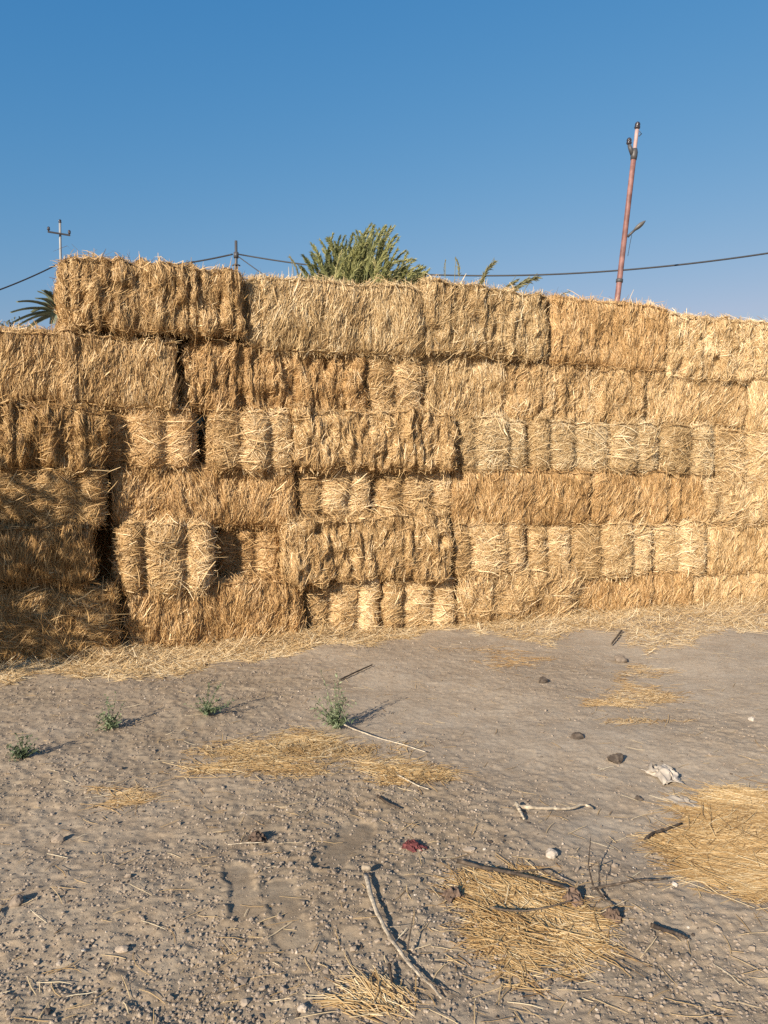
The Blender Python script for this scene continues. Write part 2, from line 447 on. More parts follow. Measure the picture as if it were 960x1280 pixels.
def gen_bale(L, D, H, style, seed, bias=0.0, dens=1.0, rough=1.0, toprow=False, cuts=None, fringe=.09):
    rng = np.random.default_rng(seed)
    surf, b = make_surf(L, D, H, style, rng, seed * 13 + 1, rough, cuts)
    faces = bale_faces(L, D, H)
    Vs, Fs, As, nv = [], [], [], 0
    for nm, (o, A, B) in faces.items():
        step = .012 if nm == 'front' else (.022 if nm != 'back' else .06)
        na = max(4, int(np.linalg.norm(A) / step)); nb = max(4, int(np.linalg.norm(B) / step))
        a = np.linspace(0, 1, na + 1); bb = np.linspace(0, 1, nb + 1)
        AA, BB = np.meshgrid(a, bb)
        P = o + AA.ravel()[:, None] * A + BB.ravel()[:, None] * B
        pos, n = surf(P)
        i = np.arange(nb)[:, None] * (na + 1) + np.arange(na)[None]
        Q = np.stack([i, i + 1, i + na + 2, i + na + 1], -1).reshape(-1, 4)
        if nm in ('endr', 'front', 'top'): pass
        Vs.append(pos); Fs.append(Q + nv); nv += len(pos)
        As.append(np.clip(.33 + .22 * vnoise(P * np.array([30, 30, 9 if style != 'end' else 40]), seed) + bias * .6, 0, 1))
    nbody = sum(len(f) for f in Fs)
    colb = np.array([-.15, .07, .13]) if len(b) > 3 else np.array([-.08, .12])
    colb = colb + rng.normal(0, .05, len(colb))
    # stalks
    depth_lim = 2.0 if toprow else .22
    wts = {'front': 1.0, 'top': .75 if toprow else .8, 'endl': .7, 'endr': .8, 'bottom': .35, 'back': .06}
    base_d = 12500 * dens
    Qs, k = [], 5
    for nm, w in wts.items():
        o, A, B = faces[nm]
        A = A.copy(); B = B.copy()
        if nm in ('endl', 'endr') and np.linalg.norm(A) > depth_lim: A *= depth_lim / np.linalg.norm(A)
        if nm in ('top', 'bottom') and np.linalg.norm(B) > depth_lim: B *= depth_lim / np.linalg.norm(B)
        la, lb = np.linalg.norm(A), np.linalg.norm(B)
        n = int(base_d * w * la * lb)
        if n < 1: continue
        uv = rng.random((n, 2))
        P0 = o + uv[:, :1] * A + uv[:, 1:] * B
        ua, ub = A / la, B / lb
        fl = vnoise(P0 * 4.5, seed + 21); fl2 = vnoise(P0 * 10, seed + 22)
        u = rng.random(n)
        if nm in ('top', 'bottom'):
            th = rng.normal(0, .8, n) + fl
            ln = rng.uniform(.06, .22, n)
        elif style == 'fold':
            th = rng.normal(0, .30, n) + .38 * fl + .32 * fl2
            wild = u < .14; th[wild] = rng.uniform(-1.6, 1.6, wild.sum())
            ln = rng.uniform(.04, .14, n); ln[wild] *= .7
        elif style == 'mess':
            th = 2.2 * fl + .9 * fl2 + rng.normal(0, .4, n)
            wild = u < .25; th[wild] = rng.uniform(-1.6, 1.6, wild.sum())
            ln = rng.uniform(.06, .22, n)
        elif style == 'cut':
            th = rng.normal(0, .38, n) + .7 * fl2 + .35 * fl
            wild = u < .3; th[wild] = rng.uniform(-1.6, 1.6, wild.sum())
            ln = rng.uniform(.03, .12, n)
        else:
            th = 1.45 + rng.normal(0, .62, n) + .75 * fl + .4 * fl2
            wild = u < .22; th[wild] = rng.uniform(-1.6, 1.6, wild.sum())
            ln = rng.uniform(.05, .19, n)
        d = np.cos(th)[:, None] * ub + np.sin(th)[:, None] * ua
        e = -np.sin(th)[:, None] * ub + np.cos(th)[:, None] * ua
        t = np.linspace(-.5, .5, k)
        curv = rng.normal(0, 1.3, n)
        lin = t[None] * ln[:, None]
        P = P0[:, None] + lin[..., None] * d[:, None] + (curv[:, None] * (lin ** 2 - (ln[:, None] ** 2) / 12))[..., None] * e[:, None]
        flat = P.reshape(-1, 3)
        lo_, hi_ = np.array([-L / 2, -D / 2, 0]), np.array([L / 2, D / 2, H])
        cl = np.clip(flat, lo_, hi_)
        over = flat - cl
        over *= np.minimum(1, .05 / (np.linalg.norm(over, axis=1, keepdims=True) + 1e-6))
        pos, nn = surf(cl)
        pos = (pos + over).reshape(n, k, 3); nn = nn.reshape(n, k, 3)
        lift = rng.uniform(-.002, .012 if style != 'cut' else .018, n)[:, None] + rng.normal(0, .05, n)[:, None] * lin
        lift += (rng.uniform(0, 1, n) ** 3 * .25)[:, None] * np.maximum(lin, 0)
        st = rng.random(n) < fringe * (1 if nm != 'top' else 1.3) * (.45 if style == 'end' else 1)
        lift[st] += (rng.uniform(.3, 1.1, st.sum())[:, None]) * (lin[st] + .5 * ln[st][:, None]) * (.36 if toprow and nm == 'top' else .5)
        pos = pos + nn * lift[..., None]
        tan = nrm(np.gradient(pos, axis=1))
        side = nrm(np.cross(tan, nn))
        roll = rng.normal(0, .7, n)[:, None, None]
        side = nrm(np.cos(roll) * side + np.sin(roll) * np.cross(tan, side))
        wd = rng.uniform(.0010, .0026, n)
        big = rng.random(n) < .04; wd[big] *= 1.6
        W = wd[:, None] * np.array([.8, 1, 1, 1, .55])[None]
        V, Q, per = ribbons(pos, W, side)
        cb = 0
        if style == 'end':
            cb = colb[np.clip(np.searchsorted(b, P0[:, 0]) - 1, 0, len(colb) - 1)]
        rv = np.clip(.46 + cb + bias + rng.normal(0, .2, n) + .16 * vnoise(P0 * 7, seed + 31) + .12 * (rng.random(n) < .12), 0, 1)
        Vs.append(V); Fs.append(Q + nv); nv += len(V); As.append(np.repeat(rv, per))
        Qs.append(len(Q))
    V = np.concatenate(Vs); F = np.concatenate(Fs); A = np.concatenate(As)
    mi = np.zeros(len(F), np.int32); mi[:nbody] = 1
    return V, F, A, mi, surf, b


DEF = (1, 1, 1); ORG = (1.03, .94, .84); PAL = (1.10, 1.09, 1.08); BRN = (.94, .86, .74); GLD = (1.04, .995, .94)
# x0, x1, y_top, y_bottom in photo pixels on the front plane; style; how far it stands out (m); tint; bias; roughness; label
B = [
 # top row
 (78, 308, 326, 414, 'cut', .06, GLD, -.02, 1.15, 'rough dark-ribbed bale ending the top row, beside the thin grey pole'),
 (309, 528, 346, 443, 'fold', .0, DEF, .05, 1.0, 'pale bale in the top row directly below the feathery green tree'),
 (530, 686, 352, 444, 'cut', .02, DEF, .05, .85, 'short pale bale in the top row, under the dry reed tips'),
 (687, 836, 370, 460, 'fold', .0, ORG, .02, 1.1, 'slanting tan bale in the top row, below the leaning red pole'),
 (838, 1062, 396, 478, 'cut', .03, PAL, .10, .95, 'whitish knobbly bale in the top row, just past the leaning red pole'),
 # second row down
 (-12, 223, 414, 509, 'fold', .09, GLD, .0, 1.0, 'long combed golden bale, first of the second row, under the palm'),
 (226, 454, 432, 516, 'cut', .04, ORG, -.06, 1.1, 'dark brown lumpy bale in the second row, above a flaky ribbed bale'),
 (456, 529, 447, 520, 'end', .02, GLD, .0, 1.0, 'narrow dull tan bale end in the second row, beside the dark lumpy bale'),
 (530, 632, 444, 524, 'fold', .02, PAL, .06, 1.1, 'short pale bale in the second row, beside a bale with dark slots'),
 (634, 804, 458, 530, 'cut', .02, GLD, .02, 1.0, 'ochre bale in the second row with dark slots near one edge'),
 (806, 936, 466, 534, 'fold', .0, GLD, .06, 1.0, 'smooth slanting bale in the second row, under the whitish knobbly bale'),
 (938, 1090, 476, 541, 'fold', .02, PAL, .05, 1.0, 'pale bale that ends the second row, cut off by the picture edge'),
 # third row down
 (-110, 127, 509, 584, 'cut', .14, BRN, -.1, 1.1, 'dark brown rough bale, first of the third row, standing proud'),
 (128, 250, 514, 582, 'end', .0, ORG, .06, 1.1, 'bale end half in shade, beside the dark brown rough bale'),
 (262, 370, 516, 586, 'end', .02, GLD, .04, 1.0, 'bale end with dark slot beside it, under the dark lumpy bale'),
 (371, 570, 514, 588, 'cut', .05, GLD, .02, 1.1, 'deeply ribbed flaky bale in the middle of the third row'),
 (572, 660, 525, 587, 'end', .0, DEF, .08, 1.0, 'pale bale end tucked against the deeply ribbed flaky bale'),
 (662, 762, 529, 588, 'end', .0, DEF, .09, 1.0, 'bale end with three bright columns, above the orange-brown bale'),
 (763, 822, 531, 588, 'end', .02, DEF, .10, 1.0, 'slim bale end of two pale bulges in the third row'),
 (823, 892, 534, 592, 'end', .01, DEF, .06, 1.0, 'dull bale end in the third row, beside the slim two-bulge one'),
 (893, 985, 538, 600, 'end', .02, PAL, .08, 1.0, 'bright-edged bale end that closes the third row at the picture edge'),
 # fourth row down
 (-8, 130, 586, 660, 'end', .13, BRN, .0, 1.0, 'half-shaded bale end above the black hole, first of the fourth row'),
 (142, 371, 583, 662, 'fold', .05, ORG, .0, 1.25, 'long shaggy golden bale with a notch near one end, fourth row'),
 (372, 469, 585, 646, 'end', .02, GLD, .08, 1.0, 'bale end with one glowing white column, under the flaky ribbed bale'),
 (470, 565, 589, 650, 'end', .02, GLD, .06, 1.0, 'bale end beside the white-columned one, against the orange-brown bale'),
 (566, 737, 589, 658, 'fold', .05, ORG, -.06, .9, 'smooth orange-brown bale in the fourth row'),
 (738, 882, 591, 657, 'fold', .02, ORG, .0, .9, 'tan brushed bale in the fourth row, following the orange-brown one'),
 (883, 1070, 598, 656, 'mess', .03, PAL, .10, 1.2, 'bale end with loose splayed pale straw, last of the fourth row'),
 # fifth row down
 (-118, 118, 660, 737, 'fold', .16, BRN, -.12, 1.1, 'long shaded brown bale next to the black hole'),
 (145, 269, 660, 736, 'end', .05, GLD, .05, 1.2, 'fat bulging bale end on the other side of the black hole'),
 (271, 353, 662, 734, 'end', -.14, ORG, -.02, 1.2, 'sunken shaded bale end, pushed back between two others'),
 (354, 562, 646, 726, 'cut', .05, GLD, .02, .95, 'long furrowed bale in the fifth row, beside the sunken bale end'),
 (564, 656, 657, 717, 'end', .01, GLD, .05, 1.1, 'rough bale end with patchy columns, under the orange-brown bale'),
 (657, 714, 657, 718, 'end', .0, GLD, .05, 1.1, 'thin bale end squeezed sideways with a curved dark crease'),
 (715, 817, 657, 720, 'end', .03, PAL, .06, 1.0, 'bulging three-column bale end overhanging the bottom row'),
 (819, 882, 655, 717, 'end', .03, PAL, .01, 1.0, 'bale end with two whitish bulges, beside the overhanging one'),
 (884, 1090, 654, 714, 'fold', .03, GLD, .04, .9, 'smooth tan bale that ends the fifth row'),
 # bottom row
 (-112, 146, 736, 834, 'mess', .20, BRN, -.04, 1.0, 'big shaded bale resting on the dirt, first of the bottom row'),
 (158, 379, 730, 822, 'fold', .09, ORG, .02, 1.35, 'shaggy orange-gold bale on the dirt with a bulging front'),
 (381, 478, 720, 795, 'end', .0, GLD, .05, 1.1, 'bale end on the dirt, in the shadow of the shaggy bale'),
 (479, 573, 720, 784, 'end', .03, GLD, .07, 1.1, 'bale end on the dirt with three rounded bright columns'),
 (574, 722, 712, 772, 'mess', .05, GLD, .10, 1.1, 'rumpled pale bale on the dirt with swirling straw'),
 (724, 866, 715, 766, 'fold', .0, ORG, .0, .9, 'low tan brushed bale on the dirt, beneath the overhanging bale end'),
 (868, 1100, 711, 761, 'fold', .0, GLD, .05, .9, 'last smooth bale of the bottom row, half buried in loose straw'),
]
CUTS = {13: [.30, .72], 14: [.33, .72], 16: [.26, .66], 17: [.19, .57], 18: [.5], 19: [.52], 20: [.42], 21: [.32, .76], 23: [.33, .74],
        24: [.28, .69], 27: [.4, .7], 29: [.28, .73], 30: [.36, .7], 32: [.28, .72], 33: [.42], 34: [.34, .74], 35: [.5], 37: [.45, .75], 39: [.36, .72], 40: [.28, .68],
        7: [.5], 41: [.35, .6]}
GROUP = 'straw bales stacked in the wall'


def place_bale(idx, x0, x1, yt, yb, style, out, tint, bias, rough, label):
    if idx < 5: yt += 8
    elif idx == 5: yt += 4
    ym = (yt + yb) / 2
    out += (.05 if x0 < 560 else .03) * math.sin(idx * 12.9898 + 1.3)
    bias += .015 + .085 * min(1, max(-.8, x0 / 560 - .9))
    if x0 < 470 and style == 'cut': rough *= 1.3
    if x0 > 560 and style == 'end': rough *= .8
    pl, pr = wallpt(x0, ym, out), wallpt(x1, ym, out)
    zl = wallpt((x0 + x1) / 2, yb, out)[2]; zt = wallpt((x0 + x1) / 2, yt, out)[2]
    if idx >= 37: zl = -.01
    L = float(np.linalg.norm((pr - pl)[:2])); H = float(zt - zl)
    long_ = style != 'end'
    D = .52 if long_ else 1.12
    rng = np.random.default_rng(900 + idx)
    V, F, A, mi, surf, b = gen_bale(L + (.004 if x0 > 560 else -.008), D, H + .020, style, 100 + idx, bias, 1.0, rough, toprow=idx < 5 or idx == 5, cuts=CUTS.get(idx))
    mid = (pl + pr) / 2 - WN * (D / 2)
    me = mk_mesh('straw_bale', V, F, [M_straw, M_body], {'rnd': A}, True, mi)
    o = link('straw_bale', me, None, (mid[0], mid[1], zl - .004), WYAW + rng.normal(0, .022))
    o.rotation_euler.y = rng.normal(0, .013)
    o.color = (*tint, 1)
    tag(o, label, 'straw bale', GROUP)
    if not long_:
        for xc in b[1:-1]:
            m = MB()
            zz = np.linspace(.0, H, 22); yy = np.linspace(-D / 2, D / 2, 8)
            loop = [(xc, -D / 2, z) for z in zz] + [(xc, y, H) for y in yy[1:]] + [(xc, D / 2, z) for z in zz[::-1][1:]] + [(xc, y, 0) for y in yy[::-1][1:]]
            P = np.array(loop, float); P[:, 0] += rng.normal(0, .003, len(P))
            pos, n = surf(P)
            m.tube(pos + n * .004, .0028, 5, a=rng.random())
            m.build('twine', M_twine, o)
    return o


for k, row in enumerate(B):
    place_bale(k, *row)

# backing bales seen only as darkness through the gaps
def backing(px, py, w, label, seed):
    p = wallpt(px, py, -.75)
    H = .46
    V, F, A, mi, surf, b = gen_bale(w, .5, H, 'fold', seed, -.1, .35, 1.0)
    me = mk_mesh('straw_bale', V, F, [M_straw, M_body], {'rnd': A}, True, mi)
    q = p - WN * .25
    o = link('straw_bale', me, None, (q[0], q[1], max(0, p[2] - H / 2)), WYAW)
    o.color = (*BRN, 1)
    tag(o, label, 'straw bale', 'straw bales behind the gaps')


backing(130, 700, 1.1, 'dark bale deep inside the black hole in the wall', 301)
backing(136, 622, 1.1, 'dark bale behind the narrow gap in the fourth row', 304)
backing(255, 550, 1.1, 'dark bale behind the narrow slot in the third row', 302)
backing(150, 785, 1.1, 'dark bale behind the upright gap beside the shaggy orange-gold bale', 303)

# ------------------------------------------------------------------ loose straw on the ground
def lay_straw(name, xy, label, seed, lmin=.05, lmax=.25, yaw0=0.0, yawsd=.7, thick=.02, hfun=None, bias=.05, tint=DEF, wmax=.0026, tilt=.12):
    rng = np.random.default_rng(seed)
    n = len(xy); k = 4
    ln = rng.uniform(lmin, lmax, n)
    yaw = yaw0 + rng.normal(0, yawsd, n) + .5 * vnoise2(xy[:, 0] * 3, xy[:, 1] * 3, seed)
    d = np.stack([np.cos(yaw), np.sin(yaw), 0 * yaw], -1); e = np.stack([-np.sin(yaw), np.cos(yaw), 0 * yaw], -1)
    t = np.linspace(-.5, .5, k); lin = t[None] * ln[:, None]
    curv = rng.normal(0, 2.2, n)
    P = np.concatenate([xy, np.zeros((n, 1))], 1)[:, None] + lin[..., None] * d[:, None] + (curv[:, None] * lin ** 2)[..., None] * e[:, None]
    g = gh(P[..., 0].ravel(), P[..., 1].ravel()).reshape(n, k)
    g = .5 * g + .5 * g.max(1, keepdims=True)
    h = thick if hfun is None else hfun
    lift = rng.random(n) * h + .002
    P[..., 2] = g + lift[:, None] + (rng.normal(0, tilt, n)[:, None] * lin) * np.minimum(1, lift / .01)[:, None]
    P[..., 2] = np.maximum(P[..., 2], g + .001)
    tan = nrm(np.gradient(P, axis=1)); up = np.zeros_like(P); up[..., 2] = 1
    side = nrm(np.cross(tan, up)); N = np.cross(side, tan)
    W = rng.uniform(.0009, wmax, n)[:, None] * np.array([.8, 1, 1, .6])[None]
    V, Q, per = ribbons(P, W, side, .8, N)
    rv = np.clip(.5 + bias + rng.normal(0, .24, n) + .15 * vnoise2(xy[:, 0] * 8, xy[:, 1] * 8, seed + 4), 0, 1)
    o = link(name, mk_mesh(name, V, Q, [M_straw], {'rnd': np.repeat(rv, per)}))
    o.color = (*tint, 1)
    tag(o, label, 'loose straw', kind='stuff')
    return o


def blob_pts(rng, n, ells, soft=.35, noise=.5, seed=3):
    """points inside soft ragged ellipses given in photo pixels (cx, cy, rx, ry, weight) -> ground xy"""
    out = []
    wsum = sum(e[4] for e in ells)
    for (cx, cy, rx, ry, w) in ells:
        m = int(n * w / wsum * 1.8)
        a = rng.uniform(0, 2 * math.pi, m); r = np.sqrt(rng.random(m)) * (1 + soft)
        px = cx + rx * r * np.cos(a); py = cy + ry * r * np.sin(a)
        edge = 1 + noise * .6 * vnoise2(np.cos(a) * 2.2 + cx, np.sin(a) * 2.2 + cy, seed)
        keep = rng.random(m) < np.clip((edge - r) / soft + .35, .01, 1)
        out.append(gpt(px[keep], np.minimum(py[keep], 1330))[:, :2])
    return np.concatenate(out)


rg = np.random.default_rng(77)
# apron of fallen straw along the foot of the wall
n = 30000
px = rg.uniform(-60, 1010, n)
ybase = np.interp(px, [-60, 0, 145, 160, 378, 480, 570, 720, 960, 1010], [838, 834, 828, 818, 806, 788, 778, 767, 757, 755]) - 6
yend = np.interp(px, [-60, 0, 60, 110, 170, 250, 375, 480, 520, 560, 640, 720, 800, 870, 960, 1010], [848, 845, 833, 837, 838, 822, 808, 796, 787, 778, 789, 798, 800, 786, 783, 780])
ragged = .35 * vnoise2(px * .022, 0 * px, 3) + .25 * vnoise2(px * .08, 0 * px, 4)
f = rg.random(n) ** 1.9
f = f * (1.1 + ragged) + np.abs(rg.normal(0, .05, n))
py = ybase + f * (yend - ybase + 4)
xy = gpt(px, py)[:, :2]
la = np.where(rg.random(n) < .3, rg.uniform(.08, .24, n), rg.uniform(.02, .08, n))
lay_straw('fallen_straw', xy, 'strip of fallen straw along the foot of the bale wall', 11, la, la + .001, WYAW + .8 * vnoise2(px * .05, py * .15, 8), 1.0,
          hfun=.006 + .085 * np.clip(1 - f, 0, 1) ** 1.5 * (.55 + .45 * vnoise2(px * .03, py * .08, 5)), bias=.10, tilt=.45, wmax=.0024, tint=PAL)
# stray stalks over the whole yard
n = 700
px = rg.uniform(-40, 1000, n); py = 800 + 480 * rg.random(n) ** 1.3
lay_straw('scattered_straw', gpt(px, py)[:, :2], 'stray single stalks of straw scattered over the bare dirt', 12, .02, .10, .3, 1.2, .004, bias=.0, wmax=.0016)


PATCH = (1.02, .975, .89)


def patch(ells, n, label, seed, yaw, sd=.6, thick=.014, bias=.03, tint=DEF, soft=.55, noise=.9, long_=.16, lmax=.26, hole=.55):
    """matted straw: mostly short broken bits, some long stalks on top, thin and holed towards the rim"""
    xy = blob_pts(rg, int(n * 1.35), ells, soft * 1.25, noise, seed)
    hn = vnoise2(xy[:, 0] * 6.5, xy[:, 1] * 6.5, seed) + .6 * vnoise2(xy[:, 0] * 15, xy[:, 1] * 15, seed + 1)
    keep = rg.random(len(xy)) < np.clip(.75 + hole * hn, .06, 1)
    xy, hn = xy[keep], hn[keep]
    m = len(xy)
    u = rg.random(m)
    ln = np.where(u < long_ * .6, rg.uniform(.08, lmax, m), np.where(u < .5, rg.uniform(.03, .09, m), rg.uniform(.006, .035, m)))
    lay_straw('straw_patch', xy, label, seed, ln, ln + .001, yaw + .9 * vnoise2(xy[:, 0] * 5, xy[:, 1] * 5, seed + 9), sd, thick, rg.random(m) * thick * np.clip(.5 + .7 * hn, .1, 1.2), bias=bias, tint=tint, wmax=.0019, tilt=.10)


patch([(330, 948, 95, 20, 1.0), (430, 944, 85, 24, 1.2), (520, 968, 56, 12, .5), (268, 960, 50, 10, .3), (380, 925, 40, 8, .25)], 8500,
      'long thin patch of loose straw in front of the green weed', 13, .35, .7, tint=PATCH, bias=-.05)
patch([(800, 868, 40, 16, 1.0), (772, 878, 32, 6, .35), (800, 902, 45, 3, .12), (805, 838, 36, 8, .2)], 3200,
      'small brown patch of straw near the foot of the wall, by itself on pale dust', 14, .1, .6, bias=-.02, tint=GLD)
patch([(938, 1042, 86, 54, 1.2), (905, 1078, 54, 30, .8), (965, 1090, 76, 38, .8), (912, 1000, 54, 16, .4), (1010, 1040, 80, 72, .8), (872, 1045, 36, 10, .2)], 21000,
      'big thick pale straw patch cut off by the picture edge, beside white scrap', 15, -.25, .5, .013, bias=-.09, tint=PATCH, soft=.35, noise=.7, long_=.25, lmax=.30, hole=.5)
patch([(655, 1148, 74, 40, 1.0), (625, 1112, 56, 18, .5), (675, 1190, 58, 34, .7), (712, 1160, 32, 28, .25), (640, 1200, 56, 22, .2)], 10000,
      'matted straw patch crossed by dark twigs', 16, -.35, .75, .011, bias=-.07, tint=PATCH, hole=.9)
patch([(455, 1250, 40, 16, 1.0), (478, 1238, 22, 7, .4), (430, 1256, 20, 5, .3)], 300,
      'tiny curled wisp of straw beside the lower end of the curved frond stalk', 17, -.55, .35, .014, bias=.0, long_=.35, lmax=.14, tint=PATCH)
patch([(155, 993, 32, 10, 1.0)], 420, 'faint thin scatter of straw on gravel, below the small weeds', 18, .4, .7, .005, bias=0, tint=GLD)
patch([(640, 826, 40, 7, 1.0), (600, 812, 60, 5, .5)], 700, 'thin trail of orange straw just out from the wall foot', 19, .3, .7, .005, bias=-.05, tint=ORG)

# ------------------------------------------------------------------ gravel and stones
ICO_V = None
def ico():
    t = (1 + 5 ** .5) / 2
    V = np.array([[-1, t, 0], [1, t, 0], [-1, -t, 0], [1, -t, 0], [0, -1, t], [0, 1, t], [0, -1, -t], [0, 1, -t], [t, 0, -1], [t, 0, 1], [-t, 0, -1], [-t, 0, 1]], float)
    F = np.array([[0, 11, 5], [0, 5, 1], [0, 1, 7], [0, 7, 10], [0, 10, 11], [1, 5, 9], [5, 11, 4], [11, 10, 2], [10, 7, 6], [7, 1, 8], [3, 9, 4], [3, 4, 2], [3, 2, 6], [3, 6, 8], [3, 8, 9], [4, 9, 5], [2, 4, 11], [6, 2, 10], [8, 6, 7], [9, 8, 1]])
    return nrm(V), F


def subdiv(V, F):
    cache = {}; V = list(map(tuple, V)); out = []
    def mid(a, b):
        k = (min(a, b), max(a, b))
        if k not in cache:
            m = (np.array(V[a]) + np.array(V[b])) / 2; m /= np.linalg.norm(m)
            cache[k] = len(V); V.append(tuple(m))
        return cache[k]
    for a, b, c in F:
        x, y, z = mid(a, b), mid(b, c), mid(c, a)
        out += [[a, x, z], [b, y, x], [c, z, y], [x, y, z]]
    return np.array(V), np.array(out)


def gravel(n, smin, smax, name, label, seed, power=3.0, gbias=1.0):
    rng = np.random.default_rng(seed)
    # uniform over the yard, thinned where the ground is smooth
    y = 1.45 + 5.9 * rng.random(n * 4) ** 1.7; x = rng.uniform(-1, 1, n * 4) * (.62 * y + .25)
    g = gravelly(x, y); cl = .5 + .5 * vnoise2(x * 5, y * 5, seed)
    keep = rng.random(n * 4) < (.05 + gbias * g ** 1.5) * (.35 + .65 * cl)
    # stay in front of the wall
    keep &= ((x - WA[0]) * WN[0] + (y - WA[1]) * WN[1]) > .12
    keep &= (press_of(x, y) < .5) | (rng.random(n * 4) < .10)
    x, y = x[keep][:n], y[keep][:n]; n = len(x)
    V0, F0 = ico()
    s = smin + (smax - smin) * rng.random(n) ** power
    q = rng.normal(size=(n, 3, 3)); q, _ = np.linalg.qr(q)
    sc = rng.uniform(.6, 1.25, (n, 1, 3))
    V = (V0[None] * (1 + .16 * rng.normal(size=(n, 12, 1)))) * sc
    V = np.einsum('nij,nkj->nki', q, V); V[..., 2] *= .8
    V = V * s[:, None, None]
    V[..., 0] += x[:, None]; V[..., 1] += y[:, None]; V[..., 2] += (gh(x, y) + s * .12)[:, None]
    F = (F0[None] + (np.arange(n) * 12)[:, None, None]).reshape(-1, 3)
    rv = np.clip(.48 + rng.normal(0, .13, n) + (rng.random(n) < .008) * .35 - (rng.random(n) < .05) * .36, 0, 1)
    o = link(name, mk_mesh(name, V.reshape(-1, 3), F, [M_stone], {'rnd': np.repeat(rv, 12)}, smooth=False))
    tag(o, label, 'gravel', kind='stuff')


gravel(42000, .0014, .0062, 'gravel', 'fine gravel and crumbs of earth strewn over the dirt', 41, 2.2)
gravel(1300, .004, .012, 'gravel', 'coarser pebbles and clods mixed into the dirt', 42, 3.0, 1.2)


def rock(name, px, py, wpx, hpx, shade, label, cat, seed, flat=.7):
    p = gpt(np.array(px), np.array(py))
    s = wpx / FPX * p[1] / 2
    rng = np.random.default_rng(seed)
    V, F = ico(); V, F = subdiv(V, F); V, F = subdiv(V, F)
    d = 1 + .28 * vnoise(V * 1.3 + seed, seed) + .12 * vnoise(V * 3.2 + seed, seed + 1) + .05 * vnoise(V * 8, seed + 2)
    for _ in range(5):                       # broken facets
        nn = nrm(rng.normal(size=3)); h = V @ nn * d; cut = rng.uniform(.62, .85)
        d = np.where(h > cut, d * cut / np.maximum(h, 1e-3), d)
    V = V * d[:, None] * np.array([1, hpx / wpx * 1.35, flat]) * s
    a = np.clip(shade + .12 * vnoise(V / s * 2.5, seed), 0, 1)
    o = link(name, mk_mesh(name, V, F, [M_stone], {'rnd': a}, smooth=False), None, (p[0], p[1], float(gh(p[0:1], p[1:2])[0]) + s * flat * .45), rng.uniform(0, 3))
    o.rotation_euler.z = 0
    tag(o, label, cat)


rock('stone', 689, 1072, 17, 14, .86, 'single white stone between the pale bent stick and the dark twigs', 'stone', 61)
rock('stone', 587, 1066, 18, 10, .7, 'flat pale stone behind the matted straw patch', 'stone', 62, .45)
rock('stone', 380, 1262, 15, 13, .8, 'small whitish stone next to the tiny curled straw wisp', 'stone', 63)
rock('clod', 769, 952, 20, 14, .02, 'large dark clod alone on pale dust, nearer than the round dark one', 'clod', 64)
rock('clod', 720, 924, 16, 10, .05, 'small dark clod behind the large dark one', 'clod', 65)
rock('clod', 679, 852, 12, 11, .06, 'tiny dark clod in the open, near the thin orange straw trail', 'clod', 66)
rock('clod', 776, 825, 20, 9, .25, 'flat grey clod at the outer edge of the fallen straw strip', 'clod', 67)
rock('clod', 798, 996, 10, 8, .06, 'little dark clod just before the crumpled white scrap', 'clod', 68)
rock('stone', 843, 1108, 9, 7, .95, 'little white pebble at the tip of the long thin branch', 'stone', 69)
rock('stone', 940, 900, 8, 7, .98, 'bright white pebble on smooth dust behind the big straw patch', 'stone', 70)
rock('stone', 73, 1046, 18, 10, .45, 'knobbly grey stone in the rough gravel', 'stone', 71)
rock('stone', 20, 1130, 19, 12, .3, 'brown stone with a hard black shadow in the rough gravel', 'stone', 72)
rock('stone', 152, 1187, 18, 9, .72, 'flat beige stone lying alone on gravelly dirt', 'stone', 73, .4)

# ------------------------------------------------------------------ twigs, sticks, scraps
def gline(pts, lift=.01, n=24, zz=None):
    pts = np.array(pts, float)
    t = np.linspace(0, 1, len(pts)); tt = np.linspace(0, 1, n)
    px = np.interp(tt, t, pts[:, 0]); py = np.interp(tt, t, pts[:, 1])
    ker = np.array([.25, .5, .25])
    for _ in range(2):
        px[1:-1] = np.convolve(px, ker, 'valid'); py[1:-1] = np.convolve(py, ker, 'valid')
    P = gpt(px, py)
    z = gh(P[:, 0], P[:, 1], False) + .004
    l = np.full(n, lift) if zz is None else np.interp(tt, np.linspace(0, 1, len(zz)), zz)
    P[:, 2] = z + l
    return P


def twig(name, lines, label, cat, seed, parts=('stem', 'side_shoot'), flat=1.0):
    rng = np.random.default_rng(seed)
    root = None
    for k, (pts, r0, r1, shade, zz) in enumerate(lines):
        P = gline(pts, zz=zz)
        P += rng.normal(0, r0 * .10, P.shape)
        m = MB(); m.tube(P, np.linspace(r0, r1, len(P)) * (1 + .07 * rng.normal(size=len(P))), 7, a=np.clip(np.repeat(shade + .12 * rng.normal(size=len(P)), 7), 0, 1).tolist() + [shade, shade], jitter=.06, rng=rng, flat=flat)
        if root is None:
            root = m.build(name, M_twig); tag(root, label, cat)
        else:
            m.build(parts[1], M_twig, root)
    return root


